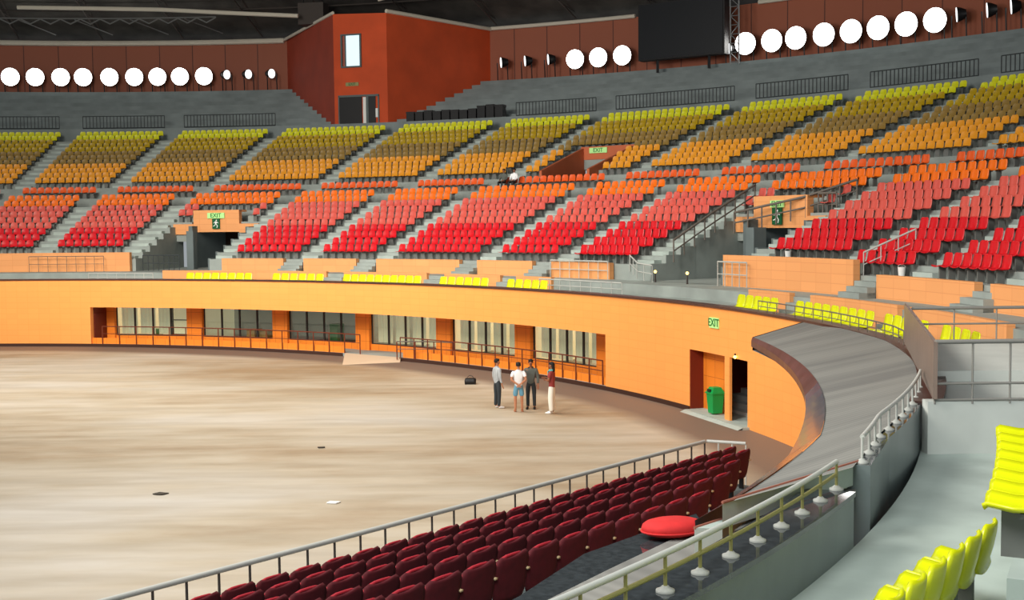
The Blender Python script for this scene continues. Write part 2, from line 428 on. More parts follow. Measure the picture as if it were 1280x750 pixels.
crate('cabinet', P(RR+1.0, TH(421, 412, RR+1), .15), (.55, .5, 1.15), rad(60), 'green_box', 'green cabinet behind the third recess window', 'cabinet')
crate('carton', P(RR+.9, TH(318, 415, RR+.9), .15), (.75, .5, .72), rad(70), 'cardboard', 'left cardboard carton behind second recess window', 'box')
crate('carton', P(RR+.8, TH(334, 415, RR+.8), .15), (.7, .5, .68), rad(66), 'cardboard', 'right cardboard carton behind second recess window', 'box')
crate('crate', P(RR+.9, TH(197, 413, RR+.9), .15), (.5, .4, .62), rad(75), 'green_box', 'dark green crate behind leftmost recess window', 'box')

# recess railing (three runs of brown posts and thin rails)
def railing(name, pts, h, posts, rails, rm, label, mt='rail_brown', post_r=.03, rail_r=.018, group=None, parts=True):
    """pts: ground polyline; posts: fractions along it"""
    pts = [Vector(p) for p in pts]; L = [0]
    for a, b in zip(pts, pts[1:]): L.append(L[-1]+(b-a).length)
    def at(f):
        d = f*L[-1]
        for i in range(len(pts)-1):
            if d <= L[i+1]+1e-6:
                return pts[i]+(pts[i+1]-pts[i])*((d-L[i])/(L[i+1]-L[i]))
        return pts[-1]
    e = empty(name, pts[0], label, 'railing', group)
    for f in posts:
        m = MB(); p = at(f); m.tube([p, p+Vector((0, 0, h))], post_r, 6); m.build('post', mt, e)
    for k, z in enumerate(rails):
        m = MB(); m.tube([q+Vector((0, 0, z)) for q in pts], rail_r*(1.5 if k == 0 else 1), 8); m.build('top_rail' if k == 0 else 'rail', rm, e, True)
    return e
def arcpts(r, t0, t1, z, n=12):
    return [P(r(t) if callable(r) else r, t, z) for t in [t0+(t1-t0)*i/n for i in range(n+1)]]
fr = lambda n: [i/(n-1) for i in range(n)]
railing('railing', arcpts(RB+.12, 77.6, 53.8, .15, 24), .95, fr(17), [.95, .55], 'rail_brown', 'long brown railing along the window recess left of the ramp')
railing('railing', arcpts(RB+.12, 49.88, 29.9, .15, 20), .95, fr(16), [.95, .55], 'rail_brown', 'brown railing along the window recess right of the ramp')
railing('railing', [P(RB-.3, 49.6, .1), P(RB+.15, 47.4, .15), P(RB+.6, 45.5, .15)], .85, fr(4), [.85, .5], 'rail_dark', 'short dark handrail at the right side of the ramp')

# doorway on the right of the ring wall
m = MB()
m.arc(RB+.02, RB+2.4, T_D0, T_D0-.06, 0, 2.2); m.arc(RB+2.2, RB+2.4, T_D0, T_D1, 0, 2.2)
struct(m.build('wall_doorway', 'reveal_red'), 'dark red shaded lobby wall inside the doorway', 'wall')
m = MB(); m.arc(RB+.52, RB+.60, T_D0-.06, 18.35, 0, 2.16); m.hexa([P(RB+.60, 18.35, 0), P(RB+.05, 17.05, 0), P(RB+.05, 17.12, 0), P(RB+.60, 18.42, 0), P(RB+.60, 18.35, 2.16), P(RB+.05, 17.05, 2.16), P(RB+.05, 17.12, 2.16), P(RB+.60, 18.42, 2.16)])
d = struct(m.build('door_1', 'orange_plain'), 'orange door panel standing behind the green bin', 'door')
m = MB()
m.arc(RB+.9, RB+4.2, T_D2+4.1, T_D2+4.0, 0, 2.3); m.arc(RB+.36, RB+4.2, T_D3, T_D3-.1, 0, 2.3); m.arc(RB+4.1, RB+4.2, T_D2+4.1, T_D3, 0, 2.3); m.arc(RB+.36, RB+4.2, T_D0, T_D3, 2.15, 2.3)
struct(m.build('wall_stairwell', 'void'), 'stairwell walls behind the dark doorway, the darkness put into their black colour', 'wall')
m = MB()
for k in range(6): m.arc(RB+.9+.36*k, RB+1.35+.36*k, T_D2+3.9, T_D3, 0, .17*(k+1))
struct(m.build('floor_stairs', 'end_wall'), 'grey steps climbing inside the dark doorway', 'stairs')
m = MB()
q = [P(RB-.75, 21.0, .0), P(RB-.75, 14.8, .0), P(RB+.1, 14.8, .07), P(RB+.1, 21.0, .07)]
m.arc(RB-.22, RB+.1, 20.9, 15.0, 0, .07); m.poly([P(RB-.4, 20.9, .0), P(RB-.4, 15.0, 0), P(RB-.22, 15.0, .07), P(RB-.22, 20.9, .07)])
m.arc(RB+.1, RB+2.3, T_D0, T_D3, 0, .07)
struct(m.build('floor_doorstep', 'walk'), 'pale sloped doorstep before the orange doorway', 'ramp')
b0 = P(RB+.22, TH(894, 505, RB+.22), .07)
e = empty('wheeled_bin', b0, 'green plastic rubbish bin in the orange doorway', 'bin')
rz = rad(19)
def trap(m, c, z0, z1, w0, w1, d0, d1, rz):
    a, b = math.cos(rz), math.sin(rz)
    def t(x, y, z): return (c[0]+x*a-y*b, c[1]+x*b+y*a, c[2]+z)
    m.hexa([t(-d0, -w0, z0), t(d0, -w0, z0), t(d0, w0, z0), t(-d0, w0, z0), t(-d1, -w1, z1), t(d1, -w1, z1), t(d1, w1, z1), t(-d1, w1, z1)])
m = MB(); trap(m, b0, .04, .68, .17, .22, .17, .21, rz); m.build('body', 'bin_green', e)
m = MB(); trap(m, b0, .68, .73, .25, .25, .24, .24, rz); trap(m, b0, .73, .9, .23, .15, .22, .14, rz); m.build('lid', 'bin_green', e)
m = MB(); c2 = b0+Vector((-.21, -.06, 0)); trap(m, c2, .755, .84, .10, .085, .03, .03, rz); m.build('slot', 'bin_slot', e)
bl = P(RB-.06, TH(921, 449, RB), 2.17)
e = empty('wall_lamp', bl, 'small warm bulb above the dark doorway', 'lamp')
m = MB(); m.lathe(bl, [(.015, -.055), (.043, -.03), (.055, 0), (.043, .035), (.015, .055)], 12); m.build('bulb', 'bulb_warm', e, True)
m = MB(); m.lathe(bl+Vector((0, 0, .05)), [(.03, 0), (.03, .06)], 10); m.build('socket', 'frame_dark', e)

# ------------------------------------------------------------------ signs
def sign_frame(r, th): 
    a = rad(th); X = Vector((math.sin(a), -math.cos(a), 0)); Z = Vector((-math.cos(a), -math.sin(a), 0))
    return X, Vector((0, 0, 1)), Z
def exit_sign(r, th, z, w, h, label, pict=None, plate='sign_green', ptxt='sign_text', tilt=None):
    X, Y, Z = sign_frame(r, th) if tilt is None else tilt
    c = P(r, th, z) if not isinstance(r, Vector) else r
    e = empty('exit_sign', c, label, 'sign')
    def slab(c, w, h, d, mt, nm):
        m = MB(); p = []
        for dz in (0, d):
            for sx, sy in ((-1, -1), (1, -1), (1, 1), (-1, 1)): p.append(c+X*(sx*w/2)+Y*(sy*h/2)+Z*dz)
        m.hexa(p); return m.build(nm, mt, e)
    slab(c, w, h, .05, plate, 'plate')
    cu = bpy.data.curves.new('lettering', 'FONT'); cu.body = 'EXIT'; cu.align_x = 'CENTER'; cu.align_y = 'CENTER'; cu.size = h*1.05; cu.extrude = .004; cu.offset = .012*h
    t0 = bpy.data.objects.new('lettering', cu); COL.objects.link(t0)
    dg = bpy.context.evaluated_depsgraph_get(); dg.update(); lm = bpy.data.meshes.new_from_object(t0.evaluated_get(dg)); bpy.data.objects.remove(t0)
    lm.materials.clear(); lm.materials.append(MATS[ptxt]); t = bpy.data.objects.new('lettering', lm); COL.objects.link(t); t.parent = e
    t.matrix_local = Matrix.Translation(Z*.058) @ Matrix((( X.x, Y.x, Z.x), (X.y, Y.y, Z.y), (X.z, Y.z, Z.z))).to_4x4()
    if pict:
        s, dz = pict
        c2 = c-Vector((0, 0, h/2+s/2+dz)); slab(c2, s*.82, s, .05, 'sign_darkgreen', 'pictogram_plate')
        m = MB()
        def pl(pts): m.poly([c2+X*(x*s)+Y*(y*s)+Z*.056 for x, y in pts])
        pl([(.06+.07*math.cos(k*.785), .33+.07*math.sin(k*.785)) for k in range(8)])
        pl([(-.08, .24), (.10, .22), (.06, -.04), (-.08, -.04)]); pl([(-.08, .22), (-.26, .08), (-.22, .03), (-.06, .14)]); pl([(.09, .2), (.28, .12), (.26, .05), (.08, .11)])
        pl([(-.08, -.04), (.0, -.04), (-.12, -.22), (-.3, -.26), (-.3, -.2), (-.16, -.17)]); pl([(.0, -.04), (.07, -.04), (.2, -.2), (.14, -.42), (.07, -.4), (.11, -.2)])
        m.build('pictogram', 'white', e)
    return e
exit_sign(RB, 18.45, 3.13, .60, .34, 'pale green EXIT sign on the orange ring wall above the doorway')

# ================================================================== BOWL
TREADS = [4.6+.357*k for k in range(10)]
ROWR = [44.75+.85*k for k in range(10)]             # seat centres, lower block
UPR = [57.65+.99*i for i in range(12)]
UPT = [9.2+.364*i for i in range(12)]
AISLE = [107.0, 100.2, 93.17, 86.45, 79.38, 71.29, 63.94, 57.42, 48.44, 41.71, 34.95, 27.0, 19.62, 13.53, 7.2, .8, -6]
VL, VR, VU = (78.45, 72.2), (34.0, 27.95), (55.25, 51.7)   # stairway openings
def holes(k):                                       # angle spans without terrace, lower rows
    h = []
    if k <= 5: h = [VL, VR]
    elif k <= 7: h = [(77.1, 73.2), (32.7, 28.7)]
    return h
def spans(t0, t1, hs):
    out = [(t0, t1)]
    for a, b in hs:
        nx = []
        for s, e in out:
            if a >= e and b <= s:
                if s > a: nx.append((s, a))
                if b > e: nx.append((b, e))
            else: nx.append((s, e))
        out = nx
    return out
m = MB()
for k in range(10):
    r0 = ROWR[k]-.5; r1 = r0+.87 if k < 9 else 54.7
    hs = holes(k)
    for a, b in spans(112, -10, hs): m.arc(r0, r1, a, b, TREADS[k]-1.2, TREADS[k], 0, 1.5)
m.arc(54.6, 56.2, 112, -10, 7.2, 8.42, 0, 1.5); m.arc(56.1, 57.3, 112, -10, 7.2, 8.85, 0, 1.5)
for i in range(12):
    r0 = UPR[i]-.55; hs = [VU] if i <= 4 else []
    for a, b in spans(112, -2, hs): m.arc(r0, r0+1.02, a, b, UPT[i]-1.2, UPT[i], 0, 1.5)
m.arc(69.0, 70.2, 112, -2, 12, 13.25, 0, 1.5)
struct(m.build('floor_terraces', 'concrete'), 'stepped grey concrete seating terraces of the bowl', 'terrace')
# aisle half steps
m = MB()
for t in AISLE[:-2]:
    for k in range(1, 10):
        if k <= 6 and (abs(t-34.95) < .1 or abs(t-79.38) < .1): off = 0
        w = deg(.55/ROWR[k]); m.arc(ROWR[k]-.92, ROWR[k]-.5, t+w, t-w, TREADS[k-1]-.2, TREADS[k]-.17, 0, 3)
    for i in range(1, 12):
        w = deg(.55/UPR[i]); m.arc(UPR[i]-1.0, UPR[i]-.55, t+w, t-w, UPT[i-1]-.2, UPT[i]-.18, 0, 3)
struct(m.build('floor_aisles', 'walk'), 'grey aisle steps between the seating sections', 'stairs')
# upper walkway and the seatless tier behind
m = MB(); m.arc(70.15, 72.6, 112, -2, 12.6, 14.35, 0, 1.5)
for k in range(10): m.arc(72.5+1.03*k, 73.6+1.03*k, 112, -2, 13.6+.42*k, 14.35+.42*(k+1), 0, 1.5)
struct(m.build('floor_upper_tier', 'concrete_tier'), 'bare dark concrete steps above the yellow seats', 'terrace')
m = MB(); m.arc(83.0, 83.3, 112, -2, 16, 23.05, 0, 1)
struct(m.build('wall_back', 'brown_panel'), 'brown panelled back wall behind the floodlights', 'wall')

# balcony floor, concourse, parapets
m = MB(); m.arc(lambda t: RW(t)+.3, 42.3, 112, -8, 2.6, 3.1, 0, 1.5)
m.arc(42.2, 44.3, 112, -8, 2.6, 3.92, 0, 1.5)
for a, b in (VL, VR): m.arc(44.2, 52.5, a, b, 2.6, 3.92, 0, 1.5)
for a, b in ((112, 74.4), (39.3, 21.65)): m.arc(41.1, 42.3, a, b, 2.9, 3.5, 0, 1.5)
struct(m.build('floor_balcony', 'concrete'), 'grey balcony and concourse floor behind the arena wall', 'floor')
m = MB()
for a, b in ((74.4, 59.92), (58.32, 50.73), (49.12, 43.98), (42.52, 39.3), (21.65, 18.12), (16.38, 9.28), (8.53, 1), (-1, -5)): m.arc(42.05, 42.25, a, b, 3.05, 4.04)
struct(m.build('wall_balcony_low', 'peach_tile'), 'low peach wall behind the front row of yellow seats', 'wall')
m = MB()
for a, b, t in ((112, 78.61, 5.02), (70.9, 65.6, 4.65), (63.86, 59.24, 4.65), (57.48, 50.13, 4.65), (48.57, 43.71, 4.65), (42.03, 36.97, 4.65), (27.39, 17.08, 5.12), (15.35, 8.37, 4.68), (7.3, -8, 4.68)):
    m.arc(43.95, 44.2, a, b, 3.85, t)
struct(m.build('wall_parapet', 'peach_tile'), 'peach tiled parapet below the lowest red seats', 'wall')
m = MB()
for t in (64.75, 58.35, 49.35, 42.85, 16.2, 7.85):
    w = deg(.62/44)
    for s in range(3): m.arc(43.35+.3*s, 44.3, t+w, t-w, 3.9, 4.1+.17*s)
for t in (59.1, 49.95, 43.25, 17.2, 8.9): 
    w = deg(.6/42)
    for s in range(3): m.arc(41.35+.25*s, 42.3, t+w, t-w, 3.1, 3.3+.22*s)
struct(m.build('floor_gap_steps', 'concrete'), 'small grey stairs through the gaps of the peach parapets', 'stairs')

# stairway openings (vomitories)
def vomitory(t0, t1, bx, low, zb, label, mirror=False):
    m = MB()
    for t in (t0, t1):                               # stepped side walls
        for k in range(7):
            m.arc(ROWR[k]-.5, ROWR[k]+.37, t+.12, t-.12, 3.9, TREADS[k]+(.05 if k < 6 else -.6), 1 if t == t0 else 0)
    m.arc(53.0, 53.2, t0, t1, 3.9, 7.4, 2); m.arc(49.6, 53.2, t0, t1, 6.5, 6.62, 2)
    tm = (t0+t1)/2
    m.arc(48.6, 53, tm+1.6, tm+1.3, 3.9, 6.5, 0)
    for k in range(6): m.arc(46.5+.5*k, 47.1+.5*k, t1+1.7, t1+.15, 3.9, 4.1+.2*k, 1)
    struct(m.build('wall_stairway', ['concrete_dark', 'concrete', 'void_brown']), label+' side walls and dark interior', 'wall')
vomitory(*VL, None, None, None, 'grey left stairway')
vomitory(*VR, None, None, None, 'grey right stairway')
def header(b0, b1, l0, l1, z0, z1, zl0, zl1, label):
    m = MB(); m.arc(49.25, 49.6, b0, b1, z0, z1); m.arc(49.22, 49.58, l0, b0, zl0, zl1); m.arc(49.22, 49.58, b1, l1, zl0, zl1)
    m.arc(49.3, 50.2, b0, b1, z1-.12, z1)
    struct(m.build('wall_header', 'peach_tile'), label, 'wall')
header(76.92, 73.3, 78.5, 71.75, 6.12, 7.47, 5.98, 6.62, 'peach box front over the left stairway opening')
header(32.6, 28.8, 34.0, 27.5, 6.12, 7.5, 5.94, 6.62, 'peach box front over the right stairway opening')
exit_sign(49.2, TH(270, 267, 49.2), 7.13, 1.15, .34, 'pale green EXIT lettering on the left peach stairway box', (.62, .02))
exit_sign(49.2, TH(972, 254, 49.2), 7.15, .82, .30, 'pale green EXIT lettering on the right peach stairway box', (.72, .02))
m = MB(); c = P(47.0, TH(240, 315, 47), 0); m.box((c.x, c.y, 5.05), (.45, .45, 2.3), rad(75))
struct(m.build('pillar_stairway', 'concrete_dark'), 'grey pillar in the left stairway opening', 'pillar')
m = MB(); c = P(48.3, TH(945, 300, 48.3), 0); m.box((c.x, c.y, 5.0), (.7, .5, 2.3), rad(31))
struct(m.build('pillar_stairway_right', 'concrete_dark'), 'grey pillar in the right stairway opening', 'pillar')
# upper opening
m = MB(); tl, tr = VU
def flank(t, mi):
    p = [P(57.1, t, 9.15), P(62.2, t, 9.15), P(62.2, t, 11.25), P(57.1, t, 9.42+.2)]
    q = [P(57.1, t-.18, 9.15), P(62.2, t-.18, 9.15), P(62.2, t-.18, 11.25), P(57.1, t-.18, 9.62)]
    m.poly(p, mi); m.poly(q, mi); m.poly([p[3], p[2], q[2], q[3]], mi); m.poly([p[0], p[3], q[3], q[0]], mi)
flank(tl, 0); flank(tr+.1, 0)
m.arc(62.0, 62.3, tl, tr-.1, 10.45, 11.27, 0)
struct(m.build('wall_upper_stairway', 'terracotta'), 'terracotta side walls of the upper stairway opening', 'wall')
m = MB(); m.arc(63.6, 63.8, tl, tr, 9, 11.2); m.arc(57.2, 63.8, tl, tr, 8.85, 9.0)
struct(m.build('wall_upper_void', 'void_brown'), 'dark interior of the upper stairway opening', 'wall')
exit_sign(61.95, TH(748, 187, 61.95), 11.02, 1.3, .34, 'faint green EXIT sign over the upper terracotta stairway')

# ------------------------------------------------------------------ bowl seats
def seat_parts():
    """plastic bucket seat profile: (y forward, z up, half width) from front lip to top of back"""
    return [(.26, .40, .20), (.22, .43, .225), (.05, .40, .23), (-.10, .405, .228), (-.17, .46, .225), (-.20, .58, .222), (-.225, .72, .215), (-.235, .79, .19), (-.235, .82, .13)]
def seat_rows(prof, nc=5, dish=.03):
    rows = []
    for y, z, w in prof:
        R = []
        for j in range(nc):
            x = -1+2*j/(nc-1); e = abs(x)**2*dish
            R.append((x*w, y+(e if z > .45 else 0), z+(e if z <= .45 else 0)))
        rows.append(R)
    return rows
def seat_mesh(name, mt):
    m = MB(); m.grid(seat_rows(seat_parts()), 0, .018)
    m.box((0, .0, .2), (.05, .22, .40), 0, 1); m.box((0, -.02, .38), (.34, .05, .04), 0, 1)
    o = m.build(name, [mt, 'seat_leg'], None, True); me = o.data
    bpy.data.objects.remove(o); return me
KIND = {}
COLS = ['red']*4+['salmon']*4+['orange']*2+['orangered']+['amber']*4+['brown']*3+['gold']*3+['yellow']*2
CW = {'red': 'bright red', 'salmon': 'salmon red', 'orange': 'orange', 'orangered': 'orange red', 'amber': 'amber', 'brown': 'olive brown', 'gold': 'dark gold', 'yellow': 'lime yellow', 'front': 'yellow'}
for c in ('red', 'salmon', 'orange', 'orangered', 'amber', 'brown', 'gold', 'yellow'): KIND[c] = seat_mesh('plastic_seat', 's_'+c)
KIND['front'] = seat_mesh('plastic_seat', 'seat_yellow')
allseats = []                                  # (distance, colour, pos, th, row, section, index)
rows = [(ROWR[k], TREADS[k]) for k in range(10)]+[(55.15, 8.42)]+list(zip(UPR, UPT))
for ri, (r, z) in enumerate(rows):
    for si in range(len(AISLE)-1):
        t1, t0 = AISLE[si], AISLE[si+1]
        if ri == 0 and not (71.3 > (t0+t1)/2 > 34.9 or (t0+t1)/2 < 16.6): continue
        pad = .72; W = rad(t1-t0)*r-2*pad; n = int(W/.50+.35)
        if n < 1: continue
        for j in range(n):                     # j from the viewer's left
            th = t1-deg((pad+W*(j+.5)/n)/r)
            if ri <= 9:
                bad = False
                for a, b in holes(ri):
                    if a+.25 > th > b-.25: bad = True
                if ri <= 5 and si in (4, 10): bad = True
                if bad: continue
            if 11 <= ri <= 15 and VU[0]+.35 > th > VU[1]-.35: continue
            p = P(r, th, z); u, v = proj(p+Vector((0, 0, .6)))
            if not (-170 < u < 1450 and -10 < v < 760): continue
            allseats.append(((p-Vector((0, 0, H))).length+(0 if 4 < u < 1276 else 500), COLS[ri], p, th, ri, si, j))
# front balcony row
FG = [(71.25, 65.3), (63.5, 58.7), (56.95, 49.6), (47.9, 43.2), (41.5, 37.6), (19.9, 16.2), (14.65, 7.7), (6.85, 3.1), (2.0, -1.2)]
front = []
for gi, (a, b) in enumerate(FG):
    n = int(rad(a-b)*40.6/.52+.3)
    for j in range(n):
        th = a-(a-b)*(j+.5)/n; front.append((P(40.62, th, 3.12), th, gi, j))
allseats.sort(key=lambda s: s[0])
BUD = 300-len(front)-18
near_s, far_s = allseats[:BUD], allseats[BUD:]
SECN = {11: 'section right of right EXIT box', 12: 'second section past right EXIT box', 13: 'third section past right EXIT box', 14: 'fourth section past right EXIT box',
        10: 'section above right EXIT box', 9: 'section left of right stairway', 8: 'second section left of right stairway', 7: 'third section left of right stairway', 6: 'fourth section left of right stairway', 15: 'far right section'}
cnt = {}
for s in sorted(near_s, key=lambda s: (s[4], s[5], s[6])):
    d, c, p, th, ri, si, j = s
    o = bpy.data.objects.new('plastic_seat', KIND[c]); COL.objects.link(o); o.location = p; o.rotation_euler = (0, 0, rad(th+90))
    k = cnt.get((ri, si), 0); cnt[(ri, si)] = k+1
    tag(o, '%s seat, %s from left, %s row up, %s' % (CW[c], ORD[k], ORD[ri], SECN.get(si, 'section')), 'seat', 'plastic seats of the nearer right sections')
GL = ['leftmost', 'second', 'third', 'fourth', 'fifth', 'sixth', 'seventh', 'eighth', 'rightmost']
for p, th, gi, j in front:
    o = bpy.data.objects.new('plastic_seat', KIND['front']); COL.objects.link(o); o.location = p; o.scale = (1.12, 1.1, 1.04); o.rotation_euler = (0, 0, rad(th+90))
    tag(o, 'yellow balcony seat, %s from left in the %s group along the lip' % (ORD[j], GL[gi]), 'seat', 'yellow seats along the front of the balcony')
# the remaining thousands: one object
m = MB(); low = [(.25, .41, .215), (-.08, .40, .23), (-.18, .47, .226), (-.225, .72, .215), (-.235, .82, .14)]
LR = seat_rows(low, 4)
CI = ['red', 'salmon', 'orange', 'orangered', 'amber', 'brown', 'gold', 'yellow']
for d, c, p, th, ri, si, j in far_s:
    a = rad(th+90); ca, sa = math.cos(a), math.sin(a)
    R = [[(p.x+x*ca-y*sa, p.y+x*sa+y*ca, p.z+z) for x, y, z in row] for row in LR]
    m.grid(R, CI.index(c))
    m.quad(*[(p.x+x*ca, p.y+x*sa, p.z+z) for x, z in ((-.12, 0), (.12, 0), (.12, .4), (-.12, .4))], m=8)
tag(m.build('plastic_seats', ['s_'+c for c in CI]+['seat_leg'], None, True), 'tiers of red, orange, amber and yellow plastic seats across the bowl', 'seats', None, 'stuff')

# ------------------------------------------------------------------ upper level: box, fences, lights, screen
bt0, bt1, br = 76.35, 72.75, 71.6
ft = [P(83.1, 82.5), P(br, bt0), P(br, bt1), P(83.1, 69.4)]
m = MB()
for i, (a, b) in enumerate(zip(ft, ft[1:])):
    m.poly([(a.x, a.y, 14.2), (b.x, b.y, 14.2), (b.x, b.y, (23.1, 22.95, 22.95)[i]), (a.x, a.y, (22.95, 23.1, 22.95)[i])], 1 if i == 0 else 0)  # left face gets the shaded copy of the red
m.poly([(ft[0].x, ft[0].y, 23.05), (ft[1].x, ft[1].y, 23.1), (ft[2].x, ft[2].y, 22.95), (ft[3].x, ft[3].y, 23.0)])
struct(m.build('wall_control_room', ['box_red', 'box_red_shaded']), 'rust red projecting room on the upper level', 'wall')
fX = (ft[2]-ft[1]).normalized(); fZ = Vector((fX.y, -fX.x, 0)); L = (ft[2]-ft[1]).length
if fZ.dot(Vector((0, 0, 0))-ft[1]) < 0: fZ = -fZ
def fp(x, z, o): return ft[1]+fX*x+fZ*o+Vector((0, 0, z))
def fbox(m, x0, x1, z0, z1, o0, o1):
    m.hexa([fp(x0, z0, o0), fp(x1, z0, o0), fp(x1, z0, o1), fp(x0, z0, o1), fp(x0, z1, o0), fp(x1, z1, o0), fp(x1, z1, o1), fp(x0, z1, o1)])
w = empty('window_7', fp(1.4, 19, 0), 'small bright window high in the rust red projecting room', 'window', None, 'structure')
m = MB(); fbox(m, .65, .78, 18.95, 21.4, 0, .14); fbox(m, 2.25, 2.38, 18.95, 21.4, 0, .14); fbox(m, 1.0, 1.1, 18.95, 21.4, 0, .12); fbox(m, .65, 2.38, 18.85, 18.97, 0, .14); fbox(m, .65, 2.38, 21.35, 21.47, 0, .14); m.build('frame', 'concrete_dark', w)
m = MB(); fbox(m, 1.1, 2.25, 18.97, 21.35, .02, .05); m.build('pane', 'pane_glow', w)
m = MB(); fbox(m, .78, 1.0, 18.97, 21.35, .02, .05); m.build('pane', 'glass', w)
w = empty('door_2', fp(2.0, 14.35, 0), 'black double door of the rust red projecting room', 'door', None, 'structure')
m = MB(); fbox(m, .45, 2.35, 14.35, 16.55, .01, .07); m.build('leaf', 'black', w)
m = MB(); fbox(m, 2.9, 3.5, 14.35, 16.55, .01, .07); m.build('leaf', 'black', w)
m = MB(); fbox(m, 2.45, 2.7, 14.35, 16.5, .02, .09); m.build('glazing', 'white', w)
m = MB(); fbox(m, .35, .45, 14.35, 16.65, 0, .1); fbox(m, 3.7, 3.8, 14.35, 16.65, 0, .1); fbox(m, .35, 3.8, 16.55, 16.7, 0, .1); fbox(m, 2.7, 2.9, 14.35, 16.55, 0, .08); m.build('frame', 'concrete_dark', w)
m = MB(); fbox(m, 3.5, 3.7, 14.9, 15.6, .01, .08); m.build('notice', 'white', w)
exit_sign(fp(1.55, 17.55, .02), 0, 0, 1.1, .28, 'faint dull green EXIT sign above the black double door', None, 'olive', 'sign_darkgreen', (fX, Vector((0, 0, 1)), fZ))
# plinth steps left and right of the room are part of the tier; dark equipment on the walkway
ncase = 11
for i in range(ncase):
    th = 71.3-(71.3-64.7)*(i+.5)/ncase; c = P(71.2, th, 14.35); big = i >= 8
    hgt = random.uniform(.75, .9)+(.25 if big else 0)
    e = empty('equipment_case', c, 'black equipment case, %s from left in the row behind the yellow seats' % ORD[i], 'case', 'black cases on the upper walkway')
    m = MB(); m.box((c.x, c.y, 14.35+hgt*.42), (.64, .6, hgt*.84), rad(th+90)); m.build('body', 'black', e)
    m = MB(); m.box((c.x, c.y, 14.35+hgt*.92), (.68, .64, hgt*.16), rad(th+90)); m.build('lid', 'black', e)
c = P(71.0, TH(624, 134, 71), 15.3)
# fences
FEN = [(98.6, 94.4), (92.9, 87.6), (86.3, 80.2), (63.87, 58.59), (57.29, 49.85), (48.54, 43.19), (41.94, 36.23), (35.08, 29.5)]
FL = ['far left fence', 'second fence from left', 'fence left of the rust red room', 'fence right of the black cases', 'fence under the black screen', 'fence right of the black screen', 'fence above the section right of the screen', 'rightmost fence']
for i, (a, b) in enumerate(FEN):
    e = empty('fence', P(71, (a+b)/2, 14.35), 'dark barred %s above the top yellow row' % FL[i], 'fence', 'dark fences of the upper walkway')
    zt = 15.42
    for z in (14.45, zt):
        m = MB(); m.tube(arcpts(71, a, b, z, 8), .035, 6); m.build('rail', 'fence_dark', e)
    m = MB(); nb = int((a-b)*4.6)
    for k in range(nb+1):
        t = a+(b-a)*k/nb; m.box(P(71, t, (14.45+zt)/2), (.04, .05, zt-14.45), rad(t))
    m.tube(arcpts(71, a, b, 14.5, 8), .02, 4)
    m.build('bars', 'fence_dark', e)
# floodlights
LA = [13, 44, 76, 104, 137, 168, 197, 225, 255]; LB = [719, 748, 778]; LC = [932, 965, 995, 1030, 1064, 1098, 1133, 1169]
LY = {13: 97, 44: 97, 76: 97, 104: 97, 137: 97.5, 168: 96.5, 197: 95.5, 225: 95, 255: 94, 719: 72.5, 748: 70, 778: 67.5, 932: 54, 965: 51, 995: 48, 1030: 44, 1064: 39.5, 1098: 35, 1133: 30, 1169: 25}
def floodlight(th, label, group, aim=None, lit=True, rad_=.80, z=19.85):
    c = P(81.6, th, z); a = rad(th) if aim is None else aim; ax = Vector((-math.cos(a), -math.sin(a), -.08))
    e = empty('floodlight', P(81.6, th, 18.1), label, 'floodlight', group)
    m = MB(); m.lathe(c, [(rad_*.55, -.55), (rad_*.9, -.2), (rad_, 0), (rad_, .04)], 28, axis=ax); m.build('housing', 'black', e, True)
    m = MB(); m.lathe(c, [(rad_*.96, .045), (rad_*.96, .075)], 28, axis=ax); m.build('lens', 'lamp_face' if lit else 'lamp_faint', e)
    X = Vector((math.sin(rad(th)), -math.cos(rad(th)), 0))
    for s in (-1, 1):
        m = MB(); q = c+X*(s*(rad_*1.02 if not lit else .55)); qb = Vector((q.x, q.y, 17.9)); m.tube([qb+(P(81.9, th)-P(81.6, th)), q+Vector((0, 0, -.1 if lit else 0))+(P(81.75, th)-P(81.6, th))], .05, 6); m.build('post', 'black', e)
for i, u in enumerate(LA): floodlight(TH(u, LY[u], 81.6), 'round white floodlight, %s from left of the nine on the left' % ORD[i], 'lit floodlights left')
for i, u in enumerate(LB): floodlight(TH(u, LY[u], 81.6), 'round white floodlight, %s of the three left of the black screen' % ORD[i], 'lit floodlights middle')
for i, u in enumerate(LC): floodlight(TH(u, LY[u], 81.6), 'round white floodlight, %s of the eight right of the black screen' % ORD[i], 'lit floodlights right', rad_=.86)
for i, u in enumerate((283, 310, 339)): floodlight(TH(u, 93, 81.6), 'small turned away floodlight on two posts, %s from left, beside rust red room' % ORD[i], 'turned floodlights', rad(TH(u, 93, 81.6)+62), False, .42, 19.95)
for i, u in enumerate((627, 657, 686)): floodlight(TH(u, 76, 81.6), 'small turned away floodlight on two posts, %s right of the rust red room' % ORD[i], 'turned floodlights', rad(TH(u, 76, 81.6)-60), False, .45, 20.0)
for i, u in enumerate((1197, 1235, 1265)): floodlight(TH(u, 14, 81.6), 'small turned away floodlight on two posts, %s from left at far right' % ORD[i], 'turned floodlights', rad(TH(u, 14, 81.6)-58), False, .5, 20.0)
c = floodlight(TH(912, 58, 81.6), 'small floodlight at the right edge of the black screen', 'turned floodlights', rad(20), False, .4, 19.6)
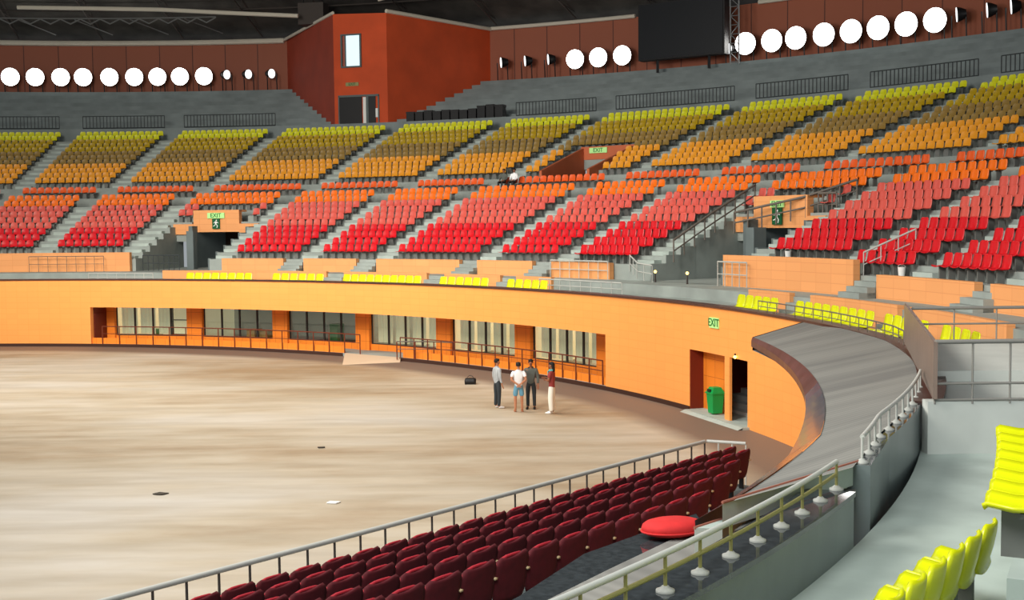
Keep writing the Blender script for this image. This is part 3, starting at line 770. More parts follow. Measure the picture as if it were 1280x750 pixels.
# screen with lattice mast
s0, s1 = 59.25, 54.05
e = empty('video_screen', P(80, (s0+s1)/2, 18.95), 'large black video screen on the brown back wall', 'screen')
a, b = P(80, s0, 0), P(80, s1, 0); dr = (P(81, (s0+s1)/2)-P(80, (s0+s1)/2))
def slab2(m, a, b, z0, z1, off, dep):
    n = dr; m.hexa([a+n*off+Vector((0, 0, z0)), b+n*off+Vector((0, 0, z0)), b+n*(off+dep)+Vector((0, 0, z0)), a+n*(off+dep)+Vector((0, 0, z0)), a+n*off+Vector((0, 0, z1)), b+n*off+Vector((0, 0, z1)), b+n*(off+dep)+Vector((0, 0, z1)), a+n*(off+dep)+Vector((0, 0, z1))])
m = MB(); slab2(m, a, b, 19.05, 23.4, .06, .8); m.build('casing', 'black', e)
m = MB(); slab2(m, a+(b-a)*.02, a+(b-a)*.98, 19.15, 23.3, 0, .05); m.build('panel', 'screen_black', e)
m = MB()
for f in (.2, .8): q = a+(b-a)*f+dr*.5; m.box((q.x, q.y, 18.6), (.2, .2, 1.0))
m.build('support', 'black', e)
e = empty('lattice_mast', P(80.3, 53.5, 18.4), 'grey lattice mast at the right of the black screen', 'mast')
m = MB(); q0, q1 = P(80.3, 53.8), P(80.3, 53.3)
for q in (q0, q1): m.tube([q+Vector((0, 0, 18.2)), q+Vector((0, 0, 23.9))], .06, 6)
for k in range(8):
    z = 18.4+.68*k; A, B = (q0, q1) if k % 2 else (q1, q0); m.tube([A+Vector((0, 0, z)), B+Vector((0, 0, z+.68))], .035, 5); m.tube([q0+Vector((0, 0, z)), q1+Vector((0, 0, z))], .035, 5)
m.build('lattice', 'roof_steel', e)

# roof: dark dome, eaves trim, trusses
m = MB()
prof = [(84.5, 23.3), (76, 26.2), (64, 30.5), (45, 35.5), (22, 39), (0.01, 40)]
for (ra, za), (rb, zb) in zip(prof, prof[1:]):
    m.sheet(lambda t: P(ra, t, za), lambda t: P(rb, t, zb), 118, -14, 0, 3)
struct(m.build('ceiling', 'roof'), 'dark roof over the hall', 'ceiling')
m = MB()
m.tube(arcpts(82.8, 112, 82.6, 23.0, 30), .24, 8); m.tube([P(82.8, 82.6, 23.05), ft[1]+Vector((0, 0, 23.2))], .13, 8)
m.tube([ft[2]+Vector((0, 0, 23.1)), P(82.8, 69.3, 23.05)], .16, 8); m.tube(arcpts(82.8, 69.3, 60.3, 23.1, 12), .16, 8); m.tube(arcpts(82.8, 53, 44, 23.05, 10), .16, 8)
struct(m.build('trim_eaves', 'roof_beam'), 'pale trim where the brown wall meets the roof', 'trim')
def beam(name, pts, r, label, mt='roof_beam'):
    m = MB(); m.tube(pts, r, 8); return struct(m.build(name, mt), label, 'beam')
beam('beam_roof', [P(74, 97.4, 24.6), P(74, 93, 24.55), P(74, 88.45, 24.4), P(74, 84, 24.0), P(74, 79.4, 23.55)], .17, 'pale long beam under the dark roof at the left')
beam('beam_roof_right', [ft[2]+Vector((-.6, -.3, 23.9)), P(73, 70.2, 25.0)], .13, 'pale short beam under the roof right of the grey block', 'roof_beam')
m = MB()
ta = [98.6-.62*i for i in range(23)]
for i, t in enumerate(ta[:-1]):
    z0, z1 = (23.35, 23.75) if i % 2 else (23.75, 23.35); m.tube([P(74.5, t, z0), P(74.5, ta[i+1], z1)], .06, 5)
m.tube([P(74.5, t, 23.8) for t in ta], .06, 5)
for t in (97.5, 94, 90.5, 87): m.tube([P(74.5, t, 23.7), P(78, t-1.6, 23.0)], .05, 5)
struct(m.build('beam_truss', 'roof_steel'), 'grey lattice truss under the roof at the left', 'beam')
m = MB()
for t in range(104, 26, -5):
    m.tube([P(83, t, 23.9), P(66, t, 29.3)], .09, 5); m.tube([P(83, t, 23.4), P(66, t, 27.6)], .07, 5)
    for k in range(6):
        r0, r1 = 83-2.8*k, 83-2.8*(k+1); m.tube([P(r0, t, 23.9+.318*(83-r0)), P(r1, t, 23.4+.247*(83-r1))], .045, 5)
for r, z in ((78, 25.0), (72, 26.6)): m.tube(arcpts(r, 106, 24, z, 40), .06, 5)
struct(m.build('beam_rafters', 'hang_grey'), 'dark roof rafters', 'beam')
c = P(76, 78.95, 23.95)
e = empty('ventilation_box', c-Vector((0, 0, .9)), 'dark grey box hung under the roof beside rust red room', 'box')
m = MB(); m.box(c, (2.2, 1.4, 1.75), rad(169)); m.build('casing', 'hang_grey', e)
m = MB()
for s in (-.8, .8): m.tube([c+Vector((s, 0, .8)), c+Vector((s, 0, 2.4))], .05, 6)
m.build('hanger', 'black', e)

# ================================================================== NEAR SIDE: LEDGE, PARAPETS, WALKWAY
ZL = 3.68
m = MB()
def lo(f): t = 2.7+(-24.2-2.7)*f; return P(36.5 if t > -18 else 36.5-.06*(-18-t), t, ZL)
def li(f): t = 8.6+(-21.0-8.6)*f; return P(min(RW(t)-.02, 39.1+.3*f) if f < .1 else RW(t)-.02, t, ZL)
n = 30
for i in range(n):
    a, b = i/n, (i+1)/n; p = [lo(a), lo(b), li(b), li(a)]; ua, ub = a*18, b*18
    m.poly(p, 0, [(ua, 0), (ub, 0), (ub, 2.6), (ua, 2.6)])
    q = [Vector((x.x, x.y, ZL-.3)) for x in p]; m.poly(q[::-1], 0)
struct(m.build('floor_ledge', 'ledge_cloth'), 'wide grey covered ledge on top of the near arena wall', 'ledge')
m = MB()
def cw(t):
    K = [(-25, .44, .26), (-18, .40, .28), (-12, .26, .24), (-9, .19, .20), (-4, .10, .15), (2.8, .03, .07)]
    for (a, ra, za), (b, rb, zb_) in zip(K, K[1:]):
        if t <= b: g = (t-a)/(b-a); return ra+(rb-ra)*g, za+(zb_-za)*g
def co(t, s, dz): 
    f = (2.7-t)/26.9; p = lo(f); r, th = polar(p); w, h_ = cw(t); return P(r-w*s, th, ZL-(h_ if s else 0)+dz)
m.sheet(lambda t: co(t, 0, .015), lambda t: co(t, 1, 0), 2.7, -10, 0, 1); m.sheet(lambda t: co(t, 1, 0), lambda t: co(t, .98, -.14), 2.7, -10, 0, 1)
m.sheet(lambda t: co(t, 0, .015), lambda t: co(t, 1, 0), -10, -24.0, 1, 1); m.sheet(lambda t: co(t, 1, 0), lambda t: co(t, .98, -.14), -10, -24.0, 1, 1)
m.poly([lo(0)+Vector((0, 0, .015)), li(0)+Vector((0, 0, .015)), li(0)+Vector((0, 0, -.3)), lo(0)+Vector((0, 0, -.3))])
struct(m.build('trim_ledge', ['granite_red', 'granite_blue'], None, True), 'polished dark stone edge of the grey ledge', 'trim')
# brown edged steps at the near end of the ledge
l1 = [atz(903, 628, ZL), atz(1078, 575, ZL)]
zb = 3.42; l2 = [atz(868, 660, zb), atz(1000, 617, zb)]
m = MB()
def dropq(a, b, z): m.quad(a, b, Vector((b.x, b.y, z)), Vector((a.x, a.y, z)))
dropq(l1[0], l1[1], zb); m.quad(Vector((l1[0].x, l1[0].y, zb)), Vector((l1[1].x, l1[1].y, zb)), l2[1], l2[0]); dropq(l2[0], l2[1], 2.9)
m.quad(Vector((l1[0].x, l1[0].y, zb)), l2[0], Vector((l2[0].x, l2[0].y, 2.0)), Vector((l1[0].x, l1[0].y, 2.0)))
m.quad(l1[1], l2[1], Vector((l2[1].x, l2[1].y, 2.9)), Vector((l1[1].x, l1[1].y, 2.9)))
struct(m.build('floor_ledge_step', 'walk'), 'grey step down at the near end of the ledge', 'step')
for i, (a, b) in enumerate((l1, l2)):
    m = MB(); m.tube([a, b], .016, 6); struct(m.build('trim_step_%d' % (i+1), 'edge_brown'), 'brown edging along the %s ledge step' % ORD[i], 'trim')
# lower planked shelf between the maroon stand and the near parapet
m = MB()
zp = 2.9; pa = [atz(600, 790, zp), atz(688, 748, zp), atz(760, 712, zp), atz(880, 655, zp)]
pb = [P(36.25, -33.5, zp), P(36.2, -29, zp), P(36.2, -25.5, zp), P(36.35, -22.6, zp)]
for i in range(3):
    m.poly([pa[i], pa[i+1], pb[i+1], pb[i]], 0, [(i, 0), (i+1, 0), (i+1, 1.2), (i, 1.2)])
    m.poly([pa[i], pa[i+1], Vector((pa[i+1].x, pa[i+1].y, 0)), Vector((pa[i].x, pa[i].y, 0))], 1)
m.poly([pa[3], pb[3], Vector((pb[3].x, pb[3].y, 0)), Vector((pa[3].x, pa[3].y, 0))], 1)
struct(m.build('floor_shelf', ['ledge_cloth', 'granite_wall']), 'grey striped shelf behind the top maroon row', 'ledge')
m = MB(); pd = [atz(560, 790, zp), atz(650, 742, zp), atz(730, 690, zp), atz(870, 640, zp)]
for i in range(3):
    m.poly([pd[i]-Vector((0, 0, .02)), pd[i+1]-Vector((0, 0, .02)), pa[i+1]-Vector((0, 0, .02)), pa[i]-Vector((0, 0, .02))]); m.poly([pd[i]-Vector((0, 0, .02)), pd[i+1]-Vector((0, 0, .02)), Vector((pd[i+1].x, pd[i+1].y, 2.6)), Vector((pd[i].x, pd[i].y, 2.6))])
struct(m.build('trim_shelf', 'granite'), 'dark polished edge strip of the grey shelf', 'trim')
# parapet beside the walkway, far piece, and lower near piece with polished black top
ZW = 2.95
m = MB(); m.arc(lambda t: RW(t)-.12, lambda t: RW(t)+.13, -9, -20.6, ZW-.4, ZL-.02, 0, 1, True, 1)
struct(m.build('wall_parapet_near', ['granite_wall', 'granite']), 'grey stone parapet between ledge and walkway', 'wall')
m = MB(); RN = lambda t: max(36.1, 37.12+(t+21.8)*.09)
m.arc(lambda t: RN(t)-.16, RN, -22.0, -46, ZW-.4, 3.50, 0, 1)
m.arc(lambda t: RN(t)-.50, lambda t: RN(t)+.02, -22.0, -46, 3.50, 3.55, 1, 1)
struct(m.build('wall_parapet_front', ['granite_wall', 'granite']), 'near grey parapet with polished black shelf top', 'wall')
m = MB(); m.arc(RN, 40.2, -12.5, -46, ZW-.35, ZW, 0, 1); m.arc(lambda t: RW(t)+.1, 38.6, -3, -12.6, ZW-.35, ZW, 0, 1)
struct(m.build('floor_walkway', 'walk'), 'grey green walkway behind the near parapet', 'floor')
# end wall, platform and its railings across the walkway
m = MB(); y0 = 17.57; xa = 6.12
m.hexa([(xa, y0, 2.5), (12, y0, 2.5), (12, y0+.25, 2.5), (xa, y0+.25, 2.5), (xa, y0, 3.74), (12, y0, 3.70), (12, y0+.25, 3.70), (xa, y0+.25, 3.74)])
struct(m.build('wall_end', 'end_wall'), 'pale end wall closing the walkway', 'wall')
m = MB(); m.poly([(xa, y0+.2, 3.6), (14, y0+.2, 3.6), (15, 25.6, 3.6), (8.55, 25.6, 3.6)])
m.hexa([(xa+1.2, y0+3.2, 3.6), (14, y0+3.2, 3.6), (14, 25.6, 3.6), (8.6, 25.6, 3.6), (xa+1.2, y0+3.2, 3.78), (14, y0+3.2, 3.78), (14, 25.6, 3.78), (8.6, 25.6, 3.78)])
struct(m.build('floor_platform', 'end_wall'), 'pale platform beyond the walkway end wall', 'floor')
def railrun(name, a, b, zs, np_, label, mt='rail_dark', r=.03, z0=3.7):
    a, b = Vector(a), Vector(b); e = empty(name, (a.x, a.y, z0), label, 'railing')
    for k in range(np_):
        p = a+(b-a)*(k/(np_-1)); m = MB(); m.tube([(p.x, p.y, z0), (p.x, p.y, zs[0])], r*.8, 6); m.build('post', mt, e)
    for i, z in enumerate(zs):
        m = MB(); m.tube([(a.x, a.y, z), (b.x, b.y, z)], r*(1.7 if i == 0 else 1), 8); m.build('top_rail' if i == 0 else 'rail', mt, e, True)
    return e
railrun('railing', (6.22, y0, 0), (11.2, y0, 0), [4.62, 4.0, 3.76], 10, 'dark grey railing on top of the pale end wall', 'rail_grey', .02)
railrun('railing', (8.55, 25.6, 0), (14, 25.6, 0), [4.52, 4.18], 7, 'far dark railing behind the pale platform', 'rail_grey', .02)
m = MB(); pA, pB = Vector((6.2, 17.5, 0)), Vector((8.45, 25.7, 0)); nn = Vector((.97, -.26, 0))*.03
m.hexa([pA-nn+Vector((0, 0, 3.78)), pA+nn+Vector((0, 0, 3.78)), pB+nn+Vector((0, 0, 3.8)), pB-nn+Vector((0, 0, 3.8)), pA-nn+Vector((0, 0, 4.62)), pA+nn+Vector((0, 0, 4.62)), pB+nn+Vector((0, 0, 4.62)), pB-nn+Vector((0, 0, 4.62))])
tag(m.build('balustrade_panel', 'balustrade'), 'solid brown balustrade panel along the pale platform edge', 'panel')
# low rails on round mounts along the parapets
def mounted_rail(name, rf, t0, t1, zb, zr, nm, label, olive=False):
    e = empty(name, P(rf(t0), t0, zb), label, 'railing')
    for k in range(nm):
        t = t0+(t1-t0)*k/(nm-1); p = P(rf(t), t, zb)
        m = MB(); m.lathe(p, [(.075, 0), (.075, .018), (.045, .03), (.025, .05)], 14); m.build('mount', 'mount_grey', e, True)
        m = MB(); m.tube([p+Vector((0, 0, .04)), p+Vector((0, 0, zr-zb))], .016, 6); m.build('post', 'rail_steel' if not olive else 'olive', e)
    te = t1+(.6 if t1 > t0 else -.6)*0
    m = MB(); m.tube(arcpts(rf, t0, t1, zr, 24), .027, 10); m.build('top_rail', 'rail_steel', e, True)
    if olive:
        m = MB(); m.tube(arcpts(rf, t0, t1, zb+(zr-zb)*.55, 24), .020, 8); m.build('rail', 'olive', e, True)
    return e
mounted_rail('handrail', lambda t: RN(t)-.19, -21.95, -38.5, 3.55, 3.855, 19, 'near pale handrail over the polished black shelf', True)
mounted_rail('handrail', lambda t: RW(t)+.02, -20.4, -10.6, 3.66, 3.96, 12, 'farther pale handrail on the parapet beside the ledge')
# handrail along the lip behind the far part of the ledge
railing('railing', arcpts(lambda t: RW(t)+.15, 14.6, -.6, 3.66, 18), .34, fr(18), [.34, .18], 'rail_dark', 'thin railing on the wall lip before the right yellow seats', 'rail_dark', .012, .012)

# red oval cushion
c = (atz(803, 664, 2.95)+atz(878, 664, 2.95))/2; ax = (atz(878, 660, 2.95)-atz(803, 666, 2.95)); La = ax.length/2; rz = math.atan2(ax.y, ax.x)
m = MB(); N1, N2 = 28, 9
for i in range(N2+1):
    pass
rows_ = []
for i in range(9):
    ph = -math.pi/2+math.pi*i/8; R = []
    for k in range(29):
        a = 2*math.pi*k/28; f = math.cos(ph)**.45 if math.cos(ph) > 0 else 0
        x, y, z = La*f*math.cos(a), .24*f*math.sin(a), .095*math.sin(ph)+.10
        R.append((c.x+x*math.cos(rz)-y*math.sin(rz), c.y+x*math.sin(rz)+y*math.cos(rz), zp+z))
    rows_.append(R)
m.grid(rows_); e = empty('cushion', (c.x, c.y, zp), 'red oval cushion lying on the grey shelf behind maroon seats', 'cushion')
m.build('pad', 'cushion_red', e, True)
m = MB(); m.tube([(c.x+La*1.0*math.cos(a)*math.cos(rz)-.243*math.sin(a)*math.sin(rz), c.y+La*math.cos(a)*math.sin(rz)+.243*math.sin(a)*math.cos(rz), zp+.07) for a in [2*math.pi*k/28 for k in range(29)]], .012, 6); m.build('piping', 'cushion_red', e, True)

# foreground yellow seats
def big_seat():
    e = empty('plastic_seat', (0, 0, 0), 'x', 'seat')
    pr = seat_parts(); 
    m = MB(); m.grid(seat_rows([(y*1.1, z*.98, w) for y, z, w in pr[:5]], 9, .06), 0, .03); m.build('seat_pan', 'seat_yellow', e, True)
    m = MB(); m.grid(seat_rows([(y*1.1, z*.98, w*1.05) for y, z, w in [(-.155, .36, .21)]+pr[4:]], 9, .035), 0, .035)
    m.build('backrest', 'seat_yellow', e, True)
    m = MB(); m.box((0, .02, .19), (.06, .26, .38)); m.box((0, -.02, .37), (.36, .05, .04)); m.build('bracket', 'seat_leg', e)
    return e
proto = big_seat(); used = False
def place_big(p, th, label, group):
    global used
    o = copy_tree(proto) if used else proto; used = True
    o.location = p; o.rotation_euler = (0, 0, rad(th+90)); o['label'] = label; o['group'] = group
pe = Vector((4.34, 10.59, 0)); dl = Vector((1.73, 2.35, 0)).normalized(); fc = Vector((-dl.y, dl.x, 0)); az = math.atan2(dl.y, dl.x)
for j in range(10):
    q = pe-dl*(.25+.5*j)+fc*.26
    place_big(Vector((q.x, q.y, ZW)), deg(az)-90, 'foreground yellow seat on the walkway, %s from its far end' % ORD[j], 'foreground yellow seats, lower row')
ZR2 = 3.72
for j in range(8):
    th = -21.0-j*.72; place_big(P(38.78, th, ZR2), th, 'yellow seat in the raised block at right edge, %s from its far end' % ORD[j], 'foreground yellow seats, raised row')
m = MB(); m.arc(38.72, 40.4, -19.6, -27.0, ZW-.1, ZR2, 0, 1); m.arc(39.3, 41, -27.0, -40, ZW-.1, ZR2, 0, 1)
struct(m.build('floor_terrace_near', 'walk'), 'grey terrace riser under the right yellow seats', 'terrace')

# ================================================================== MAROON RETRACTABLE STAND
D = Vector((.6606, .7507, 0)).normalized(); NN = Vector((D.y, -D.x, 0)); RZ = math.atan2(D.y, D.x)
def S(n, t, z=0): return NN*n+D*t+Vector((0, 0, z))
ROWN = [-14.45+1.12*i for i in range(5)]; ROWZ = [.34+.265*i for i in range(5)]
TEND = [24.0, 22.7, 20.4, 18.2, 15.7]; TST = [8.2, 7.6, 7.2, 7.2, 7.0]
m = MB()
for i in range(5):
    n0, n1 = ROWN[i]-.62, (ROWN[i]+.5 if i < 4 else ROWN[i]+1.9); t0, t1 = 3.5, TEND[i]+.1
    m.hexa([S(n0, t0, 0), S(n1, t0, 0), S(n1, t1, 0), S(n0, t1, 0), S(n0, t0, ROWZ[i]), S(n1, t0, ROWZ[i]), S(n1, t1, ROWZ[i]), S(n0, t1, ROWZ[i])])
struct(m.build('floor_stand', 'concrete_dark'), 'dark stepped deck of the maroon seat stand', 'terrace')
def maroon():
    e = empty('folding_seat', (0, 0, 0), 'x', 'seat')
    rows_ = []
    for z, w, y in ((.30, .23, -.10), (.38, .27, -.115), (.55, .288, -.14), (.72, .294, -.165), (.81, .290, -.185), (.865, .268, -.195), (.89, .215, -.20)):
        rows_.append([(x*w, y+.045*x*x, z+(.012*math.sin(x*2.2)if z > .75 else 0)) for x in (-1, -.75, -.45, 0, .45, .75, 1)])
    m = MB(); m.grid(rows_, 0, .05); bk = m.build('backrest', 'maroon', e, True)
    m = MB(); m.tube([(x*.284, -.185+.03*x*x, .80+.098*(1-abs(x)**3.4)) for x in [-1, -.9, -.7, -.4, 0, .4, .7, .9, 1]], .022, 8); m.build('trim', 'maroon_lit_edge', bk, True)  # lit top rim of the backrest built as a brighter tube
    m = MB(); m.grid([[(x*.22, .02+(z-.36)*.12, z+.0) for x in (-1, -.5, 0, .5, 1)] for z in (.36, .42, .60, .70, .74)], 0, -.07); m.build('seat', 'maroon_shell', e, True)
    for s in (1,):
        m = MB(); m.box((s*.295, .03, .32), (.035, .10, .64)); m.box((s*.295, .08, .62), (.04, .34, .05)); ar = m.build('armrest', 'black', e)
        if s == 1:
            m = MB(); m.grid([[(.295+x*.03, y, .665+.012*(1-x*x)) for x in (-1, 0, 1)] for y in (-.19, -.1, .1, .24)], 0, -.03); m.build('cap', 'cream', ar, True)
    return e
mp_ = maroon(); used = False
RN_ = ['front', 'second', 'third', 'fourth', 'back']
for i in range(5):
    nseat = int((TEND[i]-TST[i])/.615)
    for j in range(nseat):
        t = TEND[i]-.31-.615*j; p = S(ROWN[i], t, ROWZ[i])
        o = copy_tree(mp_) if used else mp_; used = True
        o.location = p; o.rotation_euler = (0, 0, RZ)
        o['label'] = 'maroon folding seat, %s from the far end in the %s row of the stand' % (ORD[j], RN_[i]); o['group'] = 'maroon seats of the stand'
        o['category'] = 'seat'
# front guard rail of the stand
nR = -15.5; e = empty('guard_rail', S(nR, 24.6, 0), 'long pale guard rail in front of the maroon seats', 'railing')
m = MB(); m.tube([S(nR, 24.6, 1.12), S(nR, 6.5, 1.12)], .045, 10); m.build('top_rail', 'rail_steel', e, True)
for k in range(31):
    m = MB(); t = 24.6-.58*k; m.tube([S(nR, t, 0), S(nR, t, 1.1)], .022, 6); m.build('post', 'hang_grey', e)
for z in (.55, .12): m = MB(); m.tube([S(nR, 24.6, z), S(nR, 6.5, z)], .02, 6); m.build('rail', 'rail_steel', e, True)
e = empty('guard_rail', S(nR+1.1, 25.2, 0), 'short pale end rail beside the far maroon seats', 'railing')
m = MB(); m.tube([S(nR, 24.7, 1.12), S(nR+.9, 25.0, 1.12)], .04, 8); m.build('top_rail', 'rail_steel', e, True)
for f in (.3, .65, 1): m = MB(); q = S(nR, 24.7)+(S(nR+.9, 25.0)-S(nR, 24.7))*f; m.tube([q, q+Vector((0, 0, 1.1))], .022, 6); m.build('post', 'rail_steel', e)

# ================================================================== stair and concourse rails on the far side
def far_rail(name, pts, h, np_, label, mt='rail_steel', r=.03):
    return railing(name, pts, h, fr(np_), [h, h*.5], mt, label, mt, r*.7, r*.7)
far_rail('railing', [P(45.2, 33.4, 4.7), P(47.5, 33.4, 5.9), P(50, 33.4, 7.1)], .95, 9, 'dark stair rail climbing left of the right stairway', 'rail_dark', .05)
far_rail('railing', [P(48.4, 33.0, 5.9), P(49.2, 29.0, 6.5), P(51, 27.6, 7.2)], .9, 9, 'dark sloping rail crossing the right peach stairway box', 'rail_dark', .05)
far_rail('railing', [P(49.7, 28.6, 6.6), P(49.9, 27.6, 6.6)], .95, 5, 'dark rail right of the right peach stairway box', 'rail_dark', .05)
far_rail('railing', arcpts(43.8, 36.9, 41.9, 3.92, 4), .8, 7, 'pale rail before a peach parapet left of the right stairway')
far_rail('railing', arcpts(41.3, 31.5, 39.2, 3.5, 6), .5, 9, 'low pale rail on the balcony below the right stairway')
far_rail('railing', [P(44.2, 35.6, 4.3), P(43.6, 34.0, 4.0), P(43.5, 32.6, 3.92)], .7, 5, 'pale bent rail at the foot of the right stairway')
far_rail('railing', arcpts(43.7, 27.4, 25.0, 3.92, 3), .95, 5, 'pale rail at the left end of the tall peach parapet')
far_rail('railing', [P(44.4, 17.2, 4.55), P(46.0, 16.5, 5.3)], .8, 4, 'pale stair rail between the right red seat sections')
far_rail('railing', arcpts(44.6, 78.0, 75.0, 3.92, 4), .9, 8, 'grey barred rail in the left stairway opening', 'fence_dark')
far_rail('railing', arcpts(43.6, 86.5, 80.5, 3.92, 6), .9, 9, 'pale rail before the tall peach parapet at far left', 'rail_dark', .02)
far_rail('railing', arcpts(41.2, 80.0, 74.5, 3.5, 5), .42, 8, 'low pale rail on the balcony at the left')
# stairway lamps, white bins, walkway box
for i, (u, v) in enumerate(((819, 336), (859, 335))):
    c = P(43.7, TH(u, v, 43.7), 4.36); e = empty('lamp', c, '%s small round warm lamp in the right stairway' % ('left', 'right')[i], 'lamp', 'stairway lamps')
    m = MB(); m.lathe(c, [(.015, -.065), (.05, -.04), (.065, 0), (.05, .04), (.015, .065)], 12); m.build('bulb', 'bulb_warm', e, True)
    m = MB(); m.lathe(c-Vector((0, 0, .5)), [(.05, 0), (.03, .42)], 10); m.build('stem', 'hang_grey', e)
for u, v, t, z, nm in ((985, 318, 45.3, 4.957, 'white bucket beside the red seats right of the right stairway'), (1127, 343, 44.5, 4.6, 'white bucket at the foot of the rightmost aisle')):
    c = P(t, TH(u, v, t), z); e = empty('bucket', c, nm, 'bucket')
    m = MB(); m.lathe(c, [(.09, 0), (.12, .30), (.13, .33)], 16); m.build('body', 'white', e, True)
    m = MB(); m.tube([c+Vector((.12*math.cos(a), .12*math.sin(a)*.3, .32+.09*math.sin(a))) for a in [math.pi*k/8 for k in range(9)]], .01, 5); m.build('handle', 'rail_steel', e)
c = P(53.7, TH(751, 235, 53.7), TREADS[9]); crate('case', c, (.3, .3, .62), rad(50), 'black', 'small black case on the cross walkway near the upper stairway', 'case')
# things on the arena floor
c = atz(588, 480, 0); e = empty('carry_bag', c, 'dark bag lying on the arena floor left of the people', 'bag')
m = MB(); m.grid([[(c.x+x*w, c.y+y, z) for x in (-1, -.6, 0, .6, 1)] for y, z, w in ((-.17, .0, .22), (-.18, .16, .23), (-.08, .24, .2), (.08, .24, .2), (.18, .16, .23), (.17, 0, .22))], 0, -.02); m.build('body', 'black', e, True)
m = MB(); m.tube([(c.x+.13*math.cos(a), c.y, .22+.12*math.sin(a)) for a in [math.pi*k/8 for k in range(9)]], .014, 6); m.build('handle', 'hang_grey', e)
def scrap(c, s, mt, label, rot):
    m = MB(); pts = [(c.x+s*rr*math.cos(a+rot)*1.4, c.y+s*rr*math.sin(a+rot), .012) for a, rr in zip([k*.785 for k in range(8)], (1, .7, 1.1, .8, 1, .75, .9, .7))]
    m.poly(pts); m.poly([(x, y, .03) for x, y, z in pts]); 
    for i in range(8): m.poly([pts[i], pts[(i+1) % 8], (pts[(i+1) % 8][0], pts[(i+1) % 8][1], .03), (pts[i][0], pts[i][1], .03)])
    tag(m.build('scrap', mt), label, 'scrap')
scrap(atz(201, 618, 0), .14, 'scrap_dark', 'small dark scrap on the arena floor at left', .3)
scrap(atz(417, 629, 0), .13, 'paper', 'small white scrap on the arena floor near the guard rail', .5)
scrap(atz(402, 560, 0), .10, 'scrap_dark', 'tiny dark scrap in the middle of the arena floor', 1)

# ================================================================== PEOPLE
DG = None
def skin(name, nodes, links, root, parent, mt, sub=2, offs=(0, 0, 0)):
    """grow one continuous surface over a skeleton: nodes {key:(pos, radius)}"""
    keys = list(nodes); ix = {k: i for i, k in enumerate(keys)}
    me = bpy.data.meshes.new(name); me.from_pydata([nodes[k][0] for k in keys], [(ix[a], ix[b]) for a, b in links], [])
    o = bpy.data.objects.new(name, me); COL.objects.link(o)
    md = o.modifiers.new('Skin', 'SKIN'); md.use_smooth_shade = True; md.branch_smoothing = .6
    for i, k in enumerate(keys):
        r = nodes[k][1]; r = r if isinstance(r, tuple) else (r, r)
        sv = me.skin_vertices[0].data[i]; sv.radius = r; sv.use_root = (k == root)
    s2 = o.modifiers.new('Subsurf', 'SUBSURF'); s2.levels = s2.render_levels = sub
    dg = bpy.context.evaluated_depsgraph_get(); dg.update()
    nm = bpy.data.meshes.new_from_object(o.evaluated_get(dg)); bpy.data.objects.remove(o)
    nm.materials.clear(); nm.materials.append(MATS[mt])
    for p in nm.polygons: p.use_smooth = True; p.material_index = 0
    o = bpy.data.objects.new(name, nm); COL.objects.link(o); o.parent = parent
    return o
